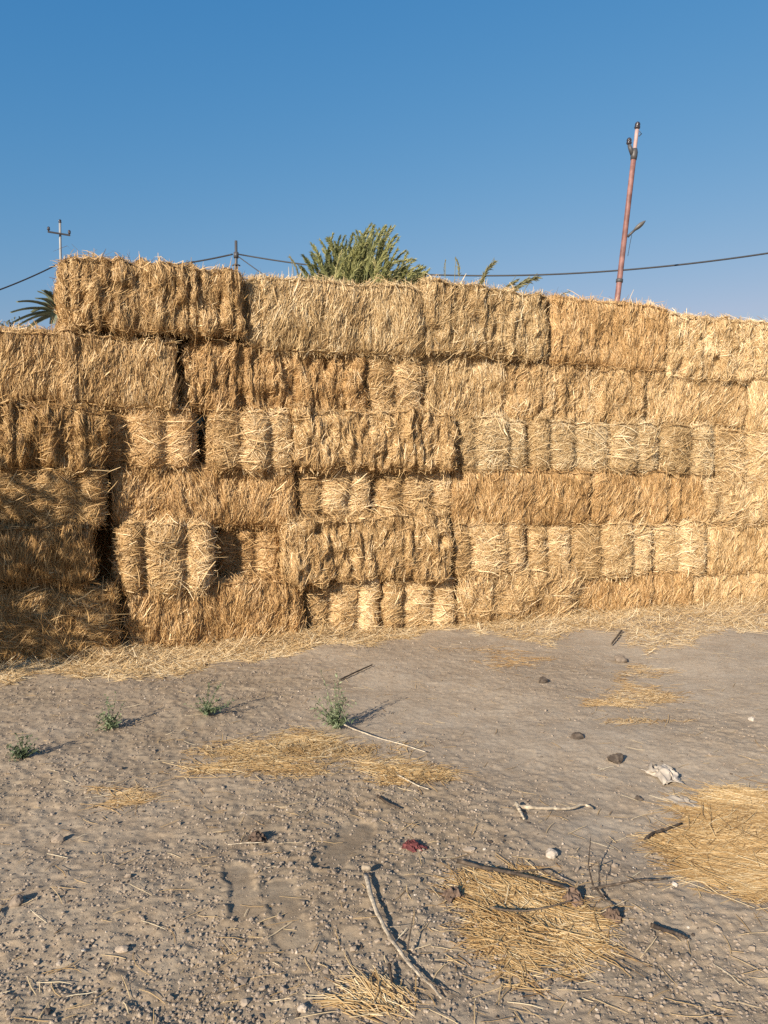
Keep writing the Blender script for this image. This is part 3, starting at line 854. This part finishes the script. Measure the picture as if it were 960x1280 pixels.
fr = twig('frond_stalk', [
    ([(457, 1105), (462, 1130), (474, 1160), (492, 1190), (515, 1218), (535, 1235), (552, 1255)], .0075, .003, .8, [.012, .014, .012, .010, .009, .008, .006]),
    ([(488, 1172), (500, 1178)], .002, .001, .7, [.015, .03]),
    ([(509, 1200), (516, 1172)], .0025, .001, .25, [.015, .04]),
    ([(535, 1236), (570, 1250)], .0028, .0012, .35, [.012, .004]),
    ([(478, 1165), (505, 1205), (540, 1240)], .003, .0015, .8, [.010, .010, .008])], 'long curved pale frond stalk with a grey knobbed tip and thin side shoots', 'stalk', 81, flat=.5)
m = MB(); pk = gline([(452, 1098), (464, 1099)], zz=[.014, .014], n=8)
m.tube(pk, [.005, .009, .010, .009, .010, .009, .008, .004], 8, a=.7)
m.build('knob', M_twig, fr)
twig('bent_stick', [([(648, 1016), (665, 1018), (690, 1018), (715, 1016), (730, 1010), (741, 1013)], .0075, .004, .8, [.012, .016, .016, .016, .02, .012]),
                    ([(645, 1012), (650, 1022), (655, 1030)], .008, .003, .9, [.014, .012, .005])], 'pale bone-like bent stick lying alone on grey dirt', 'stick', 82, ('stem', 'broken_end'))
twig('branch', [([(740, 1122), (765, 1119), (795, 1115), (820, 1112), (834, 1108)], .0045, .0022, .22, [.02, .022, .026, .02, .015]),
                ([(742, 1122), (735, 1105), (738, 1085)], .003, .0012, .15, [.02, .05, .09]),
                ([(745, 1121), (755, 1132), (770, 1138)], .0035, .0015, .15, [.02, .012, .004]),
                ([(735, 1104), (748, 1104), (750, 1120)], .002, .001, .15, [.04, .06, .02])], 'thin dark branch with upright side shoots pointing from the straw to a pebble', 'branch', 83)
twig('twig', [([(572, 1086), (600, 1094), (630, 1100), (665, 1108), (700, 1116), (716, 1122)], .006, .004, .12, [.012, .014, .018, .02, .018, .012]),
              ([(640, 1102), (675, 1102), (712, 1115)], .003, .0015, .2, [.02, .03, .02])], 'dark crooked twig along the far edge of the matted straw patch', 'twig', 84)
twig('twig', [([(612, 1146), (635, 1153), (660, 1154), (690, 1148), (715, 1136)], .003, .002, .3, [.018, .026, .028, .028, .02])], 'curved olive-brown twig lying across the matted straw patch', 'twig', 85)
twig('twig', [([(814, 1163), (830, 1170), (845, 1174), (860, 1178)], .0065, .003, .02, [.008, .01, .01, .006])], 'short black twig alone on the dirt, below the big straw patch', 'twig', 86)
twig('twig', [([(806, 1050), (815, 1043), (835, 1038), (852, 1030)], .006, .0035, .08, [.01, .016, .018, .012])], 'dark twig at the edge of the big straw patch, below white scrap', 'twig', 87)
twig('twig', [([(425, 852), (440, 846), (465, 835)], .006, .004, .2, [.008, .01, .008])], 'short brown twig lying between the green weed and the wall', 'twig', 88)
twig('reed_stalk', [([(428, 907), (445, 918), (475, 929), (505, 936), (532, 943)], .0035, .002, .98, [.02, .026, .024, .02, .012])], 'long pale reed stalk pointing out of the long straw patch', 'stalk', 89)
twig('reed_stalk', [([(497, 975), (510, 982), (522, 988), (536, 992)], .003, .002, .95, [.012, .012, .01, .008])], 'short yellow reed stalk at the tip of the long straw patch', 'stalk', 90)
twig('twig', [([(777, 793), (768, 803), (764, 807)], .008, .005, .3, [.02, .02, .015])], 'stubby brown twig on the fallen straw strip', 'twig', 91)
twig('twig', [([(487, 1216), (489, 1235), (494, 1250)], .004, .003, .12, [.012, .012, .008])], 'short dark twig beside the curved frond stalk', 'twig', 92)
twig('twig', [([(472, 1000), (485, 1010), (500, 1014)], .005, .003, .06, [.008, .012, .006])], 'short dark twig between the long straw patch and the red rag', 'twig', 93)
twig('straw_stalk', [([(285, 1061), (305, 1061), (330, 1060)], .0018, .0013, .98, [.006, .01, .008])], 'single bright straw stalk lying among the footprints', 'stalk', 94)


def sheet(name, mat, px, py, wpx, hpx, label, cat, seed, height=.04, rough=1.0, yaw=0.0, shade=.6, parent=None, n=34, thick=.0016):
    p = gpt(np.array(px), np.array(py)); s = p[1] / FPX
    w = wpx * s; d = hpx * s * (p[1] / CAMZ) * .8
    a = np.linspace(-1, 1, n); X, Y = np.meshgrid(a, a); x = X.ravel(); y = Y.ravel()
    edge = 1 + .25 * vnoise2(x * 1.5, y * 1.5, seed) + .12 * vnoise2(x * 5, y * 5, seed + 1)
    P = np.stack([x * edge, y * edge, 0 * x], -1)
    fold = vnoise(np.stack([x * 2.2 * rough, y * 2.2 * rough, 0 * x + seed], -1), seed)
    fold = 1 - np.abs(fold)
    fold2 = 1 - np.abs(vnoise(np.stack([x * 5 * rough, y * 4 * rough, 0 * x], -1), seed + 5))
    dome = np.clip(1 - np.hypot(x, y) ** 2 * .8, 0, 1)
    z = height * (.15 + .85 * dome) * (.25 + .55 * fold ** 2 + .3 * fold2 ** 2)
    V = np.stack([P[:, 0] * w / 2, P[:, 1] * d / 2, z], -1)
    V[:, 0] += .12 * w * vnoise2(x * 3, y * 3, seed + 8); V[:, 1] += .12 * d * vnoise2(x * 3, y * 3, seed + 9)
    i = np.arange(n - 1)[:, None] * n + np.arange(n - 1)[None]
    Q = np.stack([i, i + 1, i + n + 1, i + n], -1).reshape(-1, 4)
    at = np.clip(shade + .25 * vnoise2(x * 2.5, y * 2.5, seed + 3), 0, 1)
    o = link(name, mk_mesh(name, V, Q, [mat], {'rnd': at}), None, (p[0], p[1], float(gh(p[0:1], p[1:2], False)[0]) + .004), yaw)
    md = o.modifiers.new('thickness', 'SOLIDIFY'); md.thickness = thick
    tag(o, label, cat)
    return o


sheet('paper_scrap', M_scrap, 829, 970, 34, 24, 'crumpled white scrap at the corner of the big straw patch', 'scrap', 101, .075, .62, .2, .55)
sheet('paper_scrap', M_scrap, 850, 1000, 24, 22, 'flat beige scrap half covered by the big straw patch', 'scrap', 102, .02, .8, .5, .15)
sheet('cloth_rag', M_rag, 516, 1062, 27, 13, 'torn dark red rag on bare dirt beside a footprint', 'rag', 103, .02, 1.1, -.75, .35)
sheet('dry_husk', M_husk, 716, 1128, 22, 20, 'reddish brown crumpled husk at the base of the dark branch', 'husk', 104, .04, .7, -.4, .7)
sheet('dry_husk', M_husk, 765, 1152, 22, 10, 'curled grey-brown husk with a black shadow at the straw patch corner', 'husk', 105, .04, .7, -.3, .3)
sheet('dry_husk', M_husk, 566, 1126, 26, 16, 'brown husk lying on the corner of the matted straw patch', 'husk', 106, .03, .8, .4, .35)
sheet('dry_husk', M_husk, 322, 1053, 22, 14, 'small dark crumpled husk above the footprints', 'husk', 107, .035, 1.4, .4, .05)

# ------------------------------------------------------------------ weeds
def weed(px, py, wpx, hpx, nst, label, seed, shade=.55, spread=1.0, tall=4):
    p = gpt(np.array(px), np.array(py)); s = p[1] / FPX
    w = wpx * s / 2; h = hpx * s
    rng = np.random.default_rng(seed)
    st = MB(); Ps, Ws, Ss, Av = [], [], [], []
    for k in range(nst):
        a = rng.uniform(0, 2 * math.pi); rr = w * rng.uniform(.2, 1.0) * spread; hh = h * rng.uniform(.25, 1.0)
        if k < tall: hh = h * rng.uniform(1.3, 2.0); rr *= .7
        t = np.linspace(0, 1, 7)
        line = np.stack([np.cos(a) * rr * t ** 1.2, np.sin(a) * rr * t ** 1.2, hh * (t - .25 * t * t * rng.random())], -1)
        line += np.cumsum(rng.normal(0, .004, line.shape), 0) * t[:, None]
        st.tube(line, np.linspace(.0016, .0006, 7), 5, a=.3)
        nl = rng.integers(10, 22)
        for j in range(nl):
            tt = rng.uniform(.12, 1); q = np.array([np.interp(tt, t, line[:, c]) for c in range(3)])
            dd = nrm(rng.normal(size=3) + np.array([0, 0, .5])); l = rng.uniform(.010, .026) * (h / .16) ** .5
            L = q + np.array([0, .5, 1.0])[:, None] * dd * l + np.array([[0, 0, 0], [0, 0, 0.001], [0, 0, -.1 * l]])
            sd = nrm(np.cross(dd, rng.normal(size=3)))
            Ps.append(L); Ws.append(np.array([.0010, .0032, .0005]) * rng.uniform(.7, 1.2)); Ss.append(np.repeat(sd[None], 3, 0)); Av.append(np.clip(shade + rng.normal(0, .2), 0, 1))
    root = empty('weed', (p[0], p[1], float(gh(p[0:1], p[1:2])[0]) - .003))
    tag(root, label, 'weed')
    st.build('stem', M_leaf, root)
    V, Q, per = ribbons(np.array(Ps), np.array(Ws), np.array(Ss))
    link('foliage', mk_mesh('foliage', V, Q, [M_leaf], {'rnd': np.repeat(np.array(Av), per)}), root)


weed(420, 907, 66, 48, 44, 'bushy pale green weed with a dark shadow behind the long straw patch', 111, .7)
weed(258, 897, 60, 30, 24, 'sparse faint grey-green weed sprawling on bare dirt', 112, .45, 1.1)
weed(138, 911, 46, 30, 26, 'low green weed in front of the shaded bales', 113, .6)
weed(28, 948, 40, 22, 34, 'dark green weed tuft alone on the rough gravel', 114, .05)

# shrub standing beside the yard; its shade falls over the first bales
def shrub(loc, w, h, label, seed):
    rng = np.random.default_rng(seed)
    root = empty('shrub', loc); tag(root, label, 'shrub')
    st = MB()
    tips = []
    for k in range(9):
        a = rng.uniform(0, 6.28); r = w * rng.uniform(.2, .7); t = np.linspace(0, 1, 8)
        line = np.stack([np.cos(a) * r * t, np.sin(a) * r * t, h * rng.uniform(.75, 1) * t], -1)
        st.tube(line, np.linspace(.03, .006, 8), 6, a=.4); tips.append(line)
    st.build('trunk', M_bark, root)
    n = 1500
    c = rng.normal(size=(n, 3)); c = nrm(c) * (rng.random((n, 1)) ** .4)
    cl = .5 + .5 * vnoise(c * 2.6, seed)
    c = c[rng.random(n) < .25 + 1.1 * cl ** 1.5]; n = len(c)
    C = c * np.array([w * .8, w * .8, h * .34]) + np.array([0, 0, h * .66])
    dd = nrm(rng.normal(size=(n, 3))); l = rng.uniform(.05, .11, n)
    P = C[:, None] + np.array([0, .5, 1])[None, :, None] * (dd * l[:, None])[:, None]
    S = np.repeat(nrm(np.cross(dd, rng.normal(size=(n, 3))))[:, None], 3, 1)
    V, Q, per = ribbons(P, np.array([[.006, .024, .003]]).repeat(n, 0), S)
    link('crown', mk_mesh('crown', V, Q, [M_leaf], {'rnd': np.repeat(rng.random(n) * .7, per)}), root)


_s = np.array([SUN_AZ[0] * math.cos(R(SUN_EL)), SUN_AZ[1] * math.cos(R(SUN_EL)), math.sin(R(SUN_EL))])
_c = wallpt(-2, 728, .2) + _s * 3.4
shrub((float(_c[0]), float(_c[1]), 0), .52, float(_c[2]) / .66, 'leafy shrub outside the yard whose shade falls on the first bales', 121)

# ------------------------------------------------------------------ background: poles and cables
def insulator(mb, base, s=1.0, axis=(0, 0, 1)):
    mb.lathe([(.0, 0), (.03 * s, 0), (.035 * s, .03 * s), (.07 * s, .05 * s), (.075 * s, .09 * s), (.045 * s, .11 * s), (.07 * s, .13 * s), (.06 * s, .18 * s), (.03 * s, .21 * s), (0, .215 * s)], base, axis, 12)


def slack(p, q, sag, n=40):
    t = np.linspace(0, 1, n)[:, None]
    P = p + (q - p) * t
    P[:, 2] -= (4 * sag * t * (1 - t))[:, 0]
    return P


# grey pole with crossarm
D1 = 29.0
top = dpt(75, 279, D1); base = np.array([top[0], D1, 0.0])
root = empty('utility_pole', base); tag(root, 'thin grey utility pole with a T-shaped crossarm, beside the palm', 'utility pole')
m = MB(); m.tube(np.array([[0, 0, z] for z in np.linspace(-.05, top[2], 14)]), np.linspace(.055, .042, 14), 12); m.build('shaft', M_grey, root)
zc = dpt(75, 293, D1)[2]; yw = R(33)
m = MB(); rot = [[math.cos(yw), -math.sin(yw), 0], [math.sin(yw), math.cos(yw), 0], [0, 0, 1]]
m.box((0, -.1, zc), (.78, .05, .055), rot); m.build('crossarm', M_dark, root, smooth=False)
for s_ in (-.36, .36):
    m = MB(); insulator(m, (s_ * math.cos(yw), s_ * math.sin(yw) - .1, zc + .03), .75); m.build('insulator', M_insul, root)
m = MB(); insulator(m, (0, 0, top[2] - .02), .75); m.build('insulator', M_insul, root)
zb = dpt(75, 332, D1)[2]
m = MB(); m.lathe([(.0, -.1), (.10, -.1), (.10, .1), (0, .1)], (0, 0, zb)); m.build('cable_clamp', M_dark, root)
# dark pole in the middle
D2 = 25.0
top = dpt(295, 301, D2); base2 = np.array([top[0], D2, 0.0])
root = empty('utility_pole', base2); tag(root, 'dark thin pole showing only its tip above the top row, cables meeting on it', 'utility pole')
m = MB(); m.tube(np.array([[0, 0, z] for z in np.linspace(-.05, top[2], 14)]), np.linspace(.06, .045, 14), 12); m.build('shaft', M_dark, root)
zm = dpt(295, 319, D2)[2]
m = MB(); m.lathe([(0, -.09), (.08, -.09), (.08, .09), (0, .09)], (0, 0, zm)); m.build('cable_clamp', M_dark, root)
m = MB(); m.tube([(-.12, -.05, zm - .35), (.0, -.1, zm - .3), (.14, -.05, zm - .35)], .025, 6); m.build('bracket', M_dark, root)


def cable(p, q, sag, r, label):
    m = MB(); m.tube(slack(np.asarray(p, float), np.asarray(q, float), sag, 48), r, 6)
    o = m.build('overhead_cable', M_cable); tag(o, label, 'cable')


c1 = np.array([base[0] - .12, D1 - .05, zb]); c2 = np.array([base2[0], D2 - .1, zm])
cable(c1 + np.array([-.04, 0, 0]), dpt(-230, 408, 24.0), .45, .028, 'black cable sloping down from the grey pole past the palm')
cable(c1 + np.array([.25, 0, 0]), c2 + np.array([-.1, 0, 0]), .26, .026, 'black cable slung between the grey pole and the dark pole')
cable(c2 + np.array([.1, 0, 0]), dpt(1180, 275, 19.0), .98, .023, 'long sagging black cable passing behind the tree and across the leaning red pole')
cable(c2 + np.array([.1, 0, -.08]), dpt(420, 402, 24.0), .05, .017, 'thin drop wire falling steeply from the dark pole behind the bales')

# leaning red pole with a street lamp
D3 = 17.0
pb = dpt(737.5, 668, D3); pb[2] = 0; pt = dpt(796.5, 160, D3)
ax = nrm(pt - pb); Lp = np.linalg.norm(pt - pb)
root = empty('street_lamp', pb); tag(root, 'tall leaning red steel pole with a small street lamp on its side', 'street lamp')
zat = lambda y: ax * float((dpt(790, y, D3)[2]) / ax[2])
m = MB(); P0 = -ax * .1; P1 = zat(192)
m.tube(np.linspace(P0, P1, 16), np.linspace(.068, .056, 16), 14, a=np.clip(np.random.default_rng(5).random(16 * 14 + 2), 0, 1)); m.build('shaft', M_red, root)
m = MB(); m.tube(np.linspace(zat(194), zat(162), 5), .042, 12); m.build('upper_tube', M_pinkpale, root)
m = MB(); m.tube(np.linspace(zat(200), zat(186), 4), [.065, .075, .075, .055], 12)
m.tube([zat(195) + [-.02, 0, 0], zat(187) + [-.10, -.03, 0], zat(182) + [-.14, -.03, 0]], [.05, .05, .04], 8); m.build('bracket', M_dark, root)
m = MB(); insulator(m, zat(183) + np.array([-.14, -.03, 0]), .8); m.build('insulator', M_insul, root)
m = MB(); insulator(m, zat(163), .85, ax); m.build('insulator', M_insul, root)
m = MB(); m.tube([zat(171) + [.05, -.03, 0], zat(168) + [.1, -.03, 0], zat(165) + [.05, -.03, 0]], .012, 6); m.build('step_loop', M_dark, root)
m = MB(); m.tube(np.linspace(zat(353), zat(349), 3), .076, 14); m.build('collar', M_dark, root)
zl = zat(297)
m = MB(); m.tube([zl + [0.05, -.05, 0], zl + [.10, -.09, .05], zl + [.20, -.12, .14]], [.03, .028, .025], 8); m.build('lamp_arm', M_dark, root)
la = zl + np.array([.17, -.115, .12]); lb = zl + np.array([.40, -.16, .31])
m = MB(); tt = np.linspace(0, 1, 9); m.tube(la + (lb - la) * tt[:, None], np.array([.03, .055, .07, .078, .08, .075, .06, .04, .01]), 12, flat=.6)
lamp = m.build('lamp_head', M_lamp, root)
m = MB(); m.tube(slack(zl + np.array([.1, -.09, .03]), zat(320) + np.array([.09, 0, 0]), -.02, 10) + np.array([.03, 0, 0]), .006, 5); m.build('wire', M_cable, root)

# ------------------------------------------------------------------ feathery tree, reeds, palm, far bush
def plumes(rng, tips, length, lean, depth, nleaf, lw, spread=.5, droop=.25, leaf=(.14, .26), ang=.45, shade=None, k=3, fan=0.0):
    """tips (n,3) world -> stems MB and leaf ribbons"""
    st = MB(); Ps, Ws, Ss, Av = [], [], [], []
    for i, tip in enumerate(tips):
        l = length * rng.uniform(.75, 1.3); ln = np.clip(lean + fan * tip[0] + rng.normal(0, .13), -.85, .85)
        t = np.linspace(0, 1, 9)[:, None]
        az = rng.normal(0, spread)
        base_ = tip - np.array([ln * l, az * l, l * math.sqrt(max(.2, 1 - ln * ln - az * az))])
        mid = (base_ + tip) / 2 + np.array([-.12 * l * np.sign(ln), 0, .06 * l])
        line = (1 - t) ** 2 * base_ + 2 * t * (1 - t) * mid + t ** 2 * tip
        line[:, 2] -= droop * l * .3 * (t[:, 0] ** 4)
        st.tube(line, np.linspace(.012, .003, 9), 5, a=.35)
        tan = nrm(np.gradient(line, axis=0))
        sh = rng.uniform(.2, .8) if shade is None else shade(tip, rng)
        m_ = nleaf
        u = rng.uniform(.12, 1, m_)
        q = np.stack([np.interp(u, t[:, 0], line[:, c]) for c in range(3)], -1)
        tg = nrm(np.stack([np.interp(u, t[:, 0], tan[:, c]) for c in range(3)], -1))
        pr = nrm(np.cross(tg, rng.normal(size=(m_, 3))))
        a = rng.normal(ang, .18, m_)[:, None]
        dd = nrm(tg * np.cos(a) + pr * np.sin(a))
        ll = rng.uniform(leaf[0], leaf[1], m_)[:, None] * (1.1 - .6 * u[:, None])
        tt = np.linspace(0, 1, k)[None, :, None]
        L = q[:, None] + dd[:, None] * (ll[:, None] * tt)
        L[..., 2] -= .18 * ll * (tt[..., 0] ** 2)
        S = np.repeat(nrm(np.cross(dd, rng.normal(size=(m_, 3))))[:, None], k, 1)
        Ps.append(L); Ss.append(S); Ws.append(np.full((m_, k), lw) * np.array([.7, 1, .2])[None]); Av.append(np.clip(sh + rng.normal(0, .14, m_), 0, 1))
    V, Q, per = ribbons(np.concatenate(Ps), np.concatenate(Ws), np.concatenate(Ss))
    return st, V, Q, np.repeat(np.concatenate(Av), per)


rng = np.random.default_rng(200)
D4 = 16.0
env_x = np.array([374, 380, 392, 400, 415, 430, 445, 462, 480, 492, 497, 505, 515, 530])
env_y = np.array([334, 322, 306, 299, 292, 293, 288, 279, 281, 281, 296, 312, 322, 338])
tips = []
for i in range(190):
    x = np.clip(rng.normal(452, 40), 377, 528); y0 = np.interp(x, env_x, env_y)
    y = y0 + (rng.random() ** 1.3) * 75 + 1
    tips.append(dpt(x, y, D4 + rng.normal(0, .7)))
for x, y in ((374, 331), (379, 318), (384, 326), (390, 304), (396, 312), (523, 330), (530, 337), (518, 324), (509, 314)):
    tips.append(dpt(x, y, D4 + rng.normal(0, .2)))
for x, y in zip(env_x[1:-1], env_y[1:-1]):
    tips.append(dpt(x + 1, y, D4 + rng.normal(0, .3)))
for i in range(46):
    x = rng.uniform(470, 536); tips.append(dpt(x, 328 + rng.random() * 24 + (x - 500) * .1, D4 + rng.normal(0, .5)))
tips = np.array(tips)
xc_ = (462 - 480) / FPX * D4
tree = empty('feathery_tree', (xc_, D4, 0)); tag(tree, 'feathery olive-green tree rising behind the middle of the bale wall', 'tree')
off = np.array([xc_, D4, 0])
st, V, Q, A = plumes(rng, tips - off, .95, .15, D4, 300, .0065, .25, .10, (.09, .20), .34, fan=.32, shade=lambda t, r: np.clip(.50 + .15 * t[0] + r.normal(0, .22), 0, 1))
cr = MB(); cr.add(V, Q, None, A)
for v_, q_, t_ in [(np.concatenate(st.V), np.concatenate(st.Q), np.concatenate(st.T))]: cr.add(v_, q_, t_, .25)
cr.build('crown', M_plume, tree)
for dx, dy in ((-.35, .1), (.3, -.1), (0, .25), (-.1, -.2)):
    t = MB(); t.tube([(dx * .3, dy * .3, -.05), (dx * .6, dy * .6, 2.0), (dx * 1.5, dy * 1.5, 3.6), (dx * 2.4, dy * 2, 4.8)], [.13, .11, .08, .03], 9, a=.5)
    t.build('trunk', M_bark, tree)

# slim reeds beyond the wall
def reed(px, py, d, lean, length, label, seed, nleaf=60, lw=.008, leaf=(.06, .16)):
    rng = np.random.default_rng(seed)
    tip = dpt(px, py, d); b = np.array([tip[0] - lean * 1.2, d, 0])
    root = empty('reed', b); tag(root, label, 'reed')
    tp = tip - b
    t = np.linspace(0, 1, 14)[:, None]
    mid = np.array([tp[0] * .05, 0, tp[2] * .85]); line = 2 * t * (1 - t) * mid + t ** 2 * tp
    m = MB(); m.tube(line, np.linspace(.014, .004, 14), 6, a=.5); m.build('stem', M_reed, root)
    st, V, Q, A = plumes(rng, np.array([tp]), length, lean, d, nleaf * 2, lw, .05, .3, leaf, .3, shade=lambda q, r: .35)
    link('plume', mk_mesh('plume', V, Q, [M_reed], {'rnd': A}), root)


reed(557, 324, 14.0, .02, .35, 'short upright dry reed tip, first of the pair right of the tree'.replace(' right of', ' beside'), 211, 24, .005, (.03, .07))
reed(570, 321, 14.0, .06, .4, 'taller upright dry reed tip with a thick plume, beside the tree', 212, 60, .008, (.05, .12))
reed(618, 322, 14.0, .5, .85, 'dry feathery reed bending over above the top row, first past the upright ones', 213, 170, .009, (.08, .22))
reed(672, 341, 14.0, .72, 1.15, 'widest dry feathery reed leaning low over the pale top-row bales', 214, 260, .010, (.08, .24))
reed(645, 345, 14.0, .6, .75, 'low brownish reed plume between the two bending feathery reeds', 215, 120, .010, (.08, .22))
reed(712, 362, 14.0, .5, .35, 'tiny reed tip peeking over the top row near the red pole', 216, 24, .006, (.05, .1))
reed(362, 318, 16.5, -.25, .5, 'thin green reed tip at the shaded side of the feathery tree', 217, 60, .008, (.06, .14))

# date palm far off
rng = np.random.default_rng(230)
D5 = 42.0
cp = dpt(75, 393, D5); root = empty('palm_tree', (cp[0], D5, 0)); tag(root, 'grey-green date palm crown peeping over the second row', 'palm tree')
m = MB(); zt_ = cp[2]
zz = np.linspace(-.05, zt_, 30); m.tube(np.stack([0 * zz, 0 * zz, zz], -1), .24 + .03 * np.sin(np.arange(30) * 2.4), 10, a=.5); m.build('trunk', M_bark, root)
Ps, Ws, Ss, Av = [], [], [], []
st = MB()
for k in range(44):
    az = rng.uniform(0, 6.28); el = rng.uniform(-.1, 1.45); l = rng.uniform(1.9, 2.6)
    t = np.linspace(0, 1, 9)
    hd = np.array([math.cos(az), math.sin(az), 0])
    line = np.array([0, 0, zt_]) + (t * l * math.cos(el))[:, None] * hd + np.stack([0 * t, 0 * t, l * (math.sin(el) * t - .38 * t * t)], -1)
    st.tube(line, np.linspace(.03, .006, 9), 5, a=.6)
    tan = nrm(np.gradient(line, axis=0)); sd = nrm(np.cross(tan, [0, 0, 1.0]))
    for u in np.linspace(.15, 1, 30):
        q = np.array([np.interp(u, t, line[:, c]) for c in range(3)]); tg = nrm(np.array([np.interp(u, t, tan[:, c]) for c in range(3)])); s0 = nrm(np.array([np.interp(u, t, sd[:, c]) for c in range(3)]))
        for sg in (-1, 1):
            dd = nrm(tg * .75 + sg * s0 * .7 + np.array([0, 0, .25])); ll = .42 * (1.05 - .6 * u)
            L = q + np.array([0, .5, 1])[:, None] * dd * ll
            Ps.append(L); Ws.append(np.array([.020, .036, .008])); Ss.append(np.repeat(nrm(np.cross(dd, s0 + .3))[None], 3, 0)); Av.append(np.clip(rng.normal(.5, .2), 0, 1))
V, Q, per = ribbons(np.array(Ps), np.array(Ws), np.array(Ss))
link('crown', mk_mesh('crown', V, Q, [M_palm], {'rnd': np.repeat(np.array(Av), per)}), root)
st.build('midrib', M_palm, root)


def far_tree(px, py, d, w, label, seed):
    rng = np.random.default_rng(seed)
    tp = dpt(px, py, d); root = empty('far_tree', (tp[0], d, 0)); tag(root, label, 'tree')
    h = tp[2]
    m = MB(); m.tube([(0, 0, -.05), (.1, 0, h * .4), (0, .1, h * .8)], [.25, .2, .08], 8); m.build('trunk', M_bark, root)
    n = 5000
    c = nrm(rng.normal(size=(n, 3))) * (rng.random((n, 1)) ** .4)
    c = c[rng.random(n) < .3 + .9 * (.5 + .5 * vnoise(c * 3, seed))]; n = len(c)
    C = c * np.array([w, w, h * .3]) * (1 + .25 * vnoise(c * 2.2, seed + 1))[:, None] + np.array([0, 0, h * .7])
    dd = nrm(rng.normal(size=(n, 3))); P = C[:, None] + np.array([0, .5, 1])[None, :, None] * (dd * rng.uniform(.12, .3, (n, 1)))[:, None]
    S = np.repeat(nrm(np.cross(dd, rng.normal(size=(n, 3))))[:, None], 3, 1)
    V, Q, per = ribbons(P, np.array([[.02, .06, .01]]).repeat(n, 0), S)
    link('crown', mk_mesh('crown', V, Q, [M_far], {'rnd': np.repeat(rng.random(n), per)}), root)


far_tree(12, 395, 55.0, 1.9, 'low dark bushy treetop just above the second row, beside the palm', 241)
far_tree(-60, 397, 55.0, 2.2, 'dark bushy treetop further along from the palm, cut off by the picture edge', 242)

# ------------------------------------------------------------------ light, sky, camera
sun = bpy.data.lights.new('sun', 'SUN'); sun.energy = 5.0; sun.angle = R(.53); sun.color = (1.0, .89, .74)
so = bpy.data.objects.new('sun', sun); col.objects.link(so)
so.rotation_euler = Vector(_s).to_track_quat('Z', 'Y').to_euler()

SKY_GRADE = [(1.713, 0.535), (0.82, 1.0179), (0.458, 2.0665)]
w = bpy.data.worlds.new('World'); scene.world = w; w.use_nodes = True
nt = w.node_tree; nt.nodes.clear()
sky = nt.nodes.new('ShaderNodeTexSky'); sky.sky_type = 'NISHITA'; sky.sun_disc = False
sky.sun_elevation = R(SUN_EL); sky.sun_rotation = math.atan2(SUN_AZ[0], SUN_AZ[1])
sky.altitude = 100; sky.air_density = 1.6; sky.dust_density = 1.0; sky.ozone_density = 6.0
bg = nt.nodes.new('ShaderNodeBackground'); bg.inputs[1].default_value = .078
ou = nt.nodes.new('ShaderNodeOutputWorld')
sep = nt.nodes.new('ShaderNodeSeparateColor'); cmb = nt.nodes.new('ShaderNodeCombineColor')
nt.links.new(sky.outputs[0], sep.inputs[0])
# per-channel colour grade added to the sky light: deeper blue overhead and milkier low down
for ch, (pw_, gain) in enumerate(SKY_GRADE):
    lim = nt.nodes.new('ShaderNodeMath'); lim.operation = 'MINIMUM'; lim.inputs[1].default_value = (2.7, 5.0, 7.0)[ch]
    pwn = nt.nodes.new('ShaderNodeMath'); pwn.operation = 'POWER'; pwn.inputs[1].default_value = pw_
    mul = nt.nodes.new('ShaderNodeMath'); mul.operation = 'MULTIPLY'; mul.inputs[1].default_value = gain
    nt.links.new(sep.outputs[ch], lim.inputs[0]); nt.links.new(lim.outputs[0], pwn.inputs[0]); nt.links.new(pwn.outputs[0], mul.inputs[0]); nt.links.new(mul.outputs[0], cmb.inputs[ch])
nt.links.new(cmb.outputs[0], bg.inputs[0]); nt.links.new(bg.outputs[0], ou.inputs[0])

cam = bpy.data.cameras.new('camera'); co = bpy.data.objects.new('camera', cam); col.objects.link(co)
cam.sensor_fit = 'VERTICAL'; cam.sensor_height = 34.6; cam.sensor_width = 25.95; cam.lens = 26
cam.clip_start = .05; cam.clip_end = 2000
co.location = (0, 0, CAMZ); co.rotation_euler = (math.pi / 2 - PITCH, 0, 0)
scene.camera = co
vs = scene.view_settings
vs.view_transform = 'Standard'; vs.look = 'None'; vs.gamma = 1; vs.use_curve_mapping = False; vs.exposure = .85
scene.cycles.use_denoising = False
scene.cycles.max_bounces = 8; scene.cycles.diffuse_bounces = 6
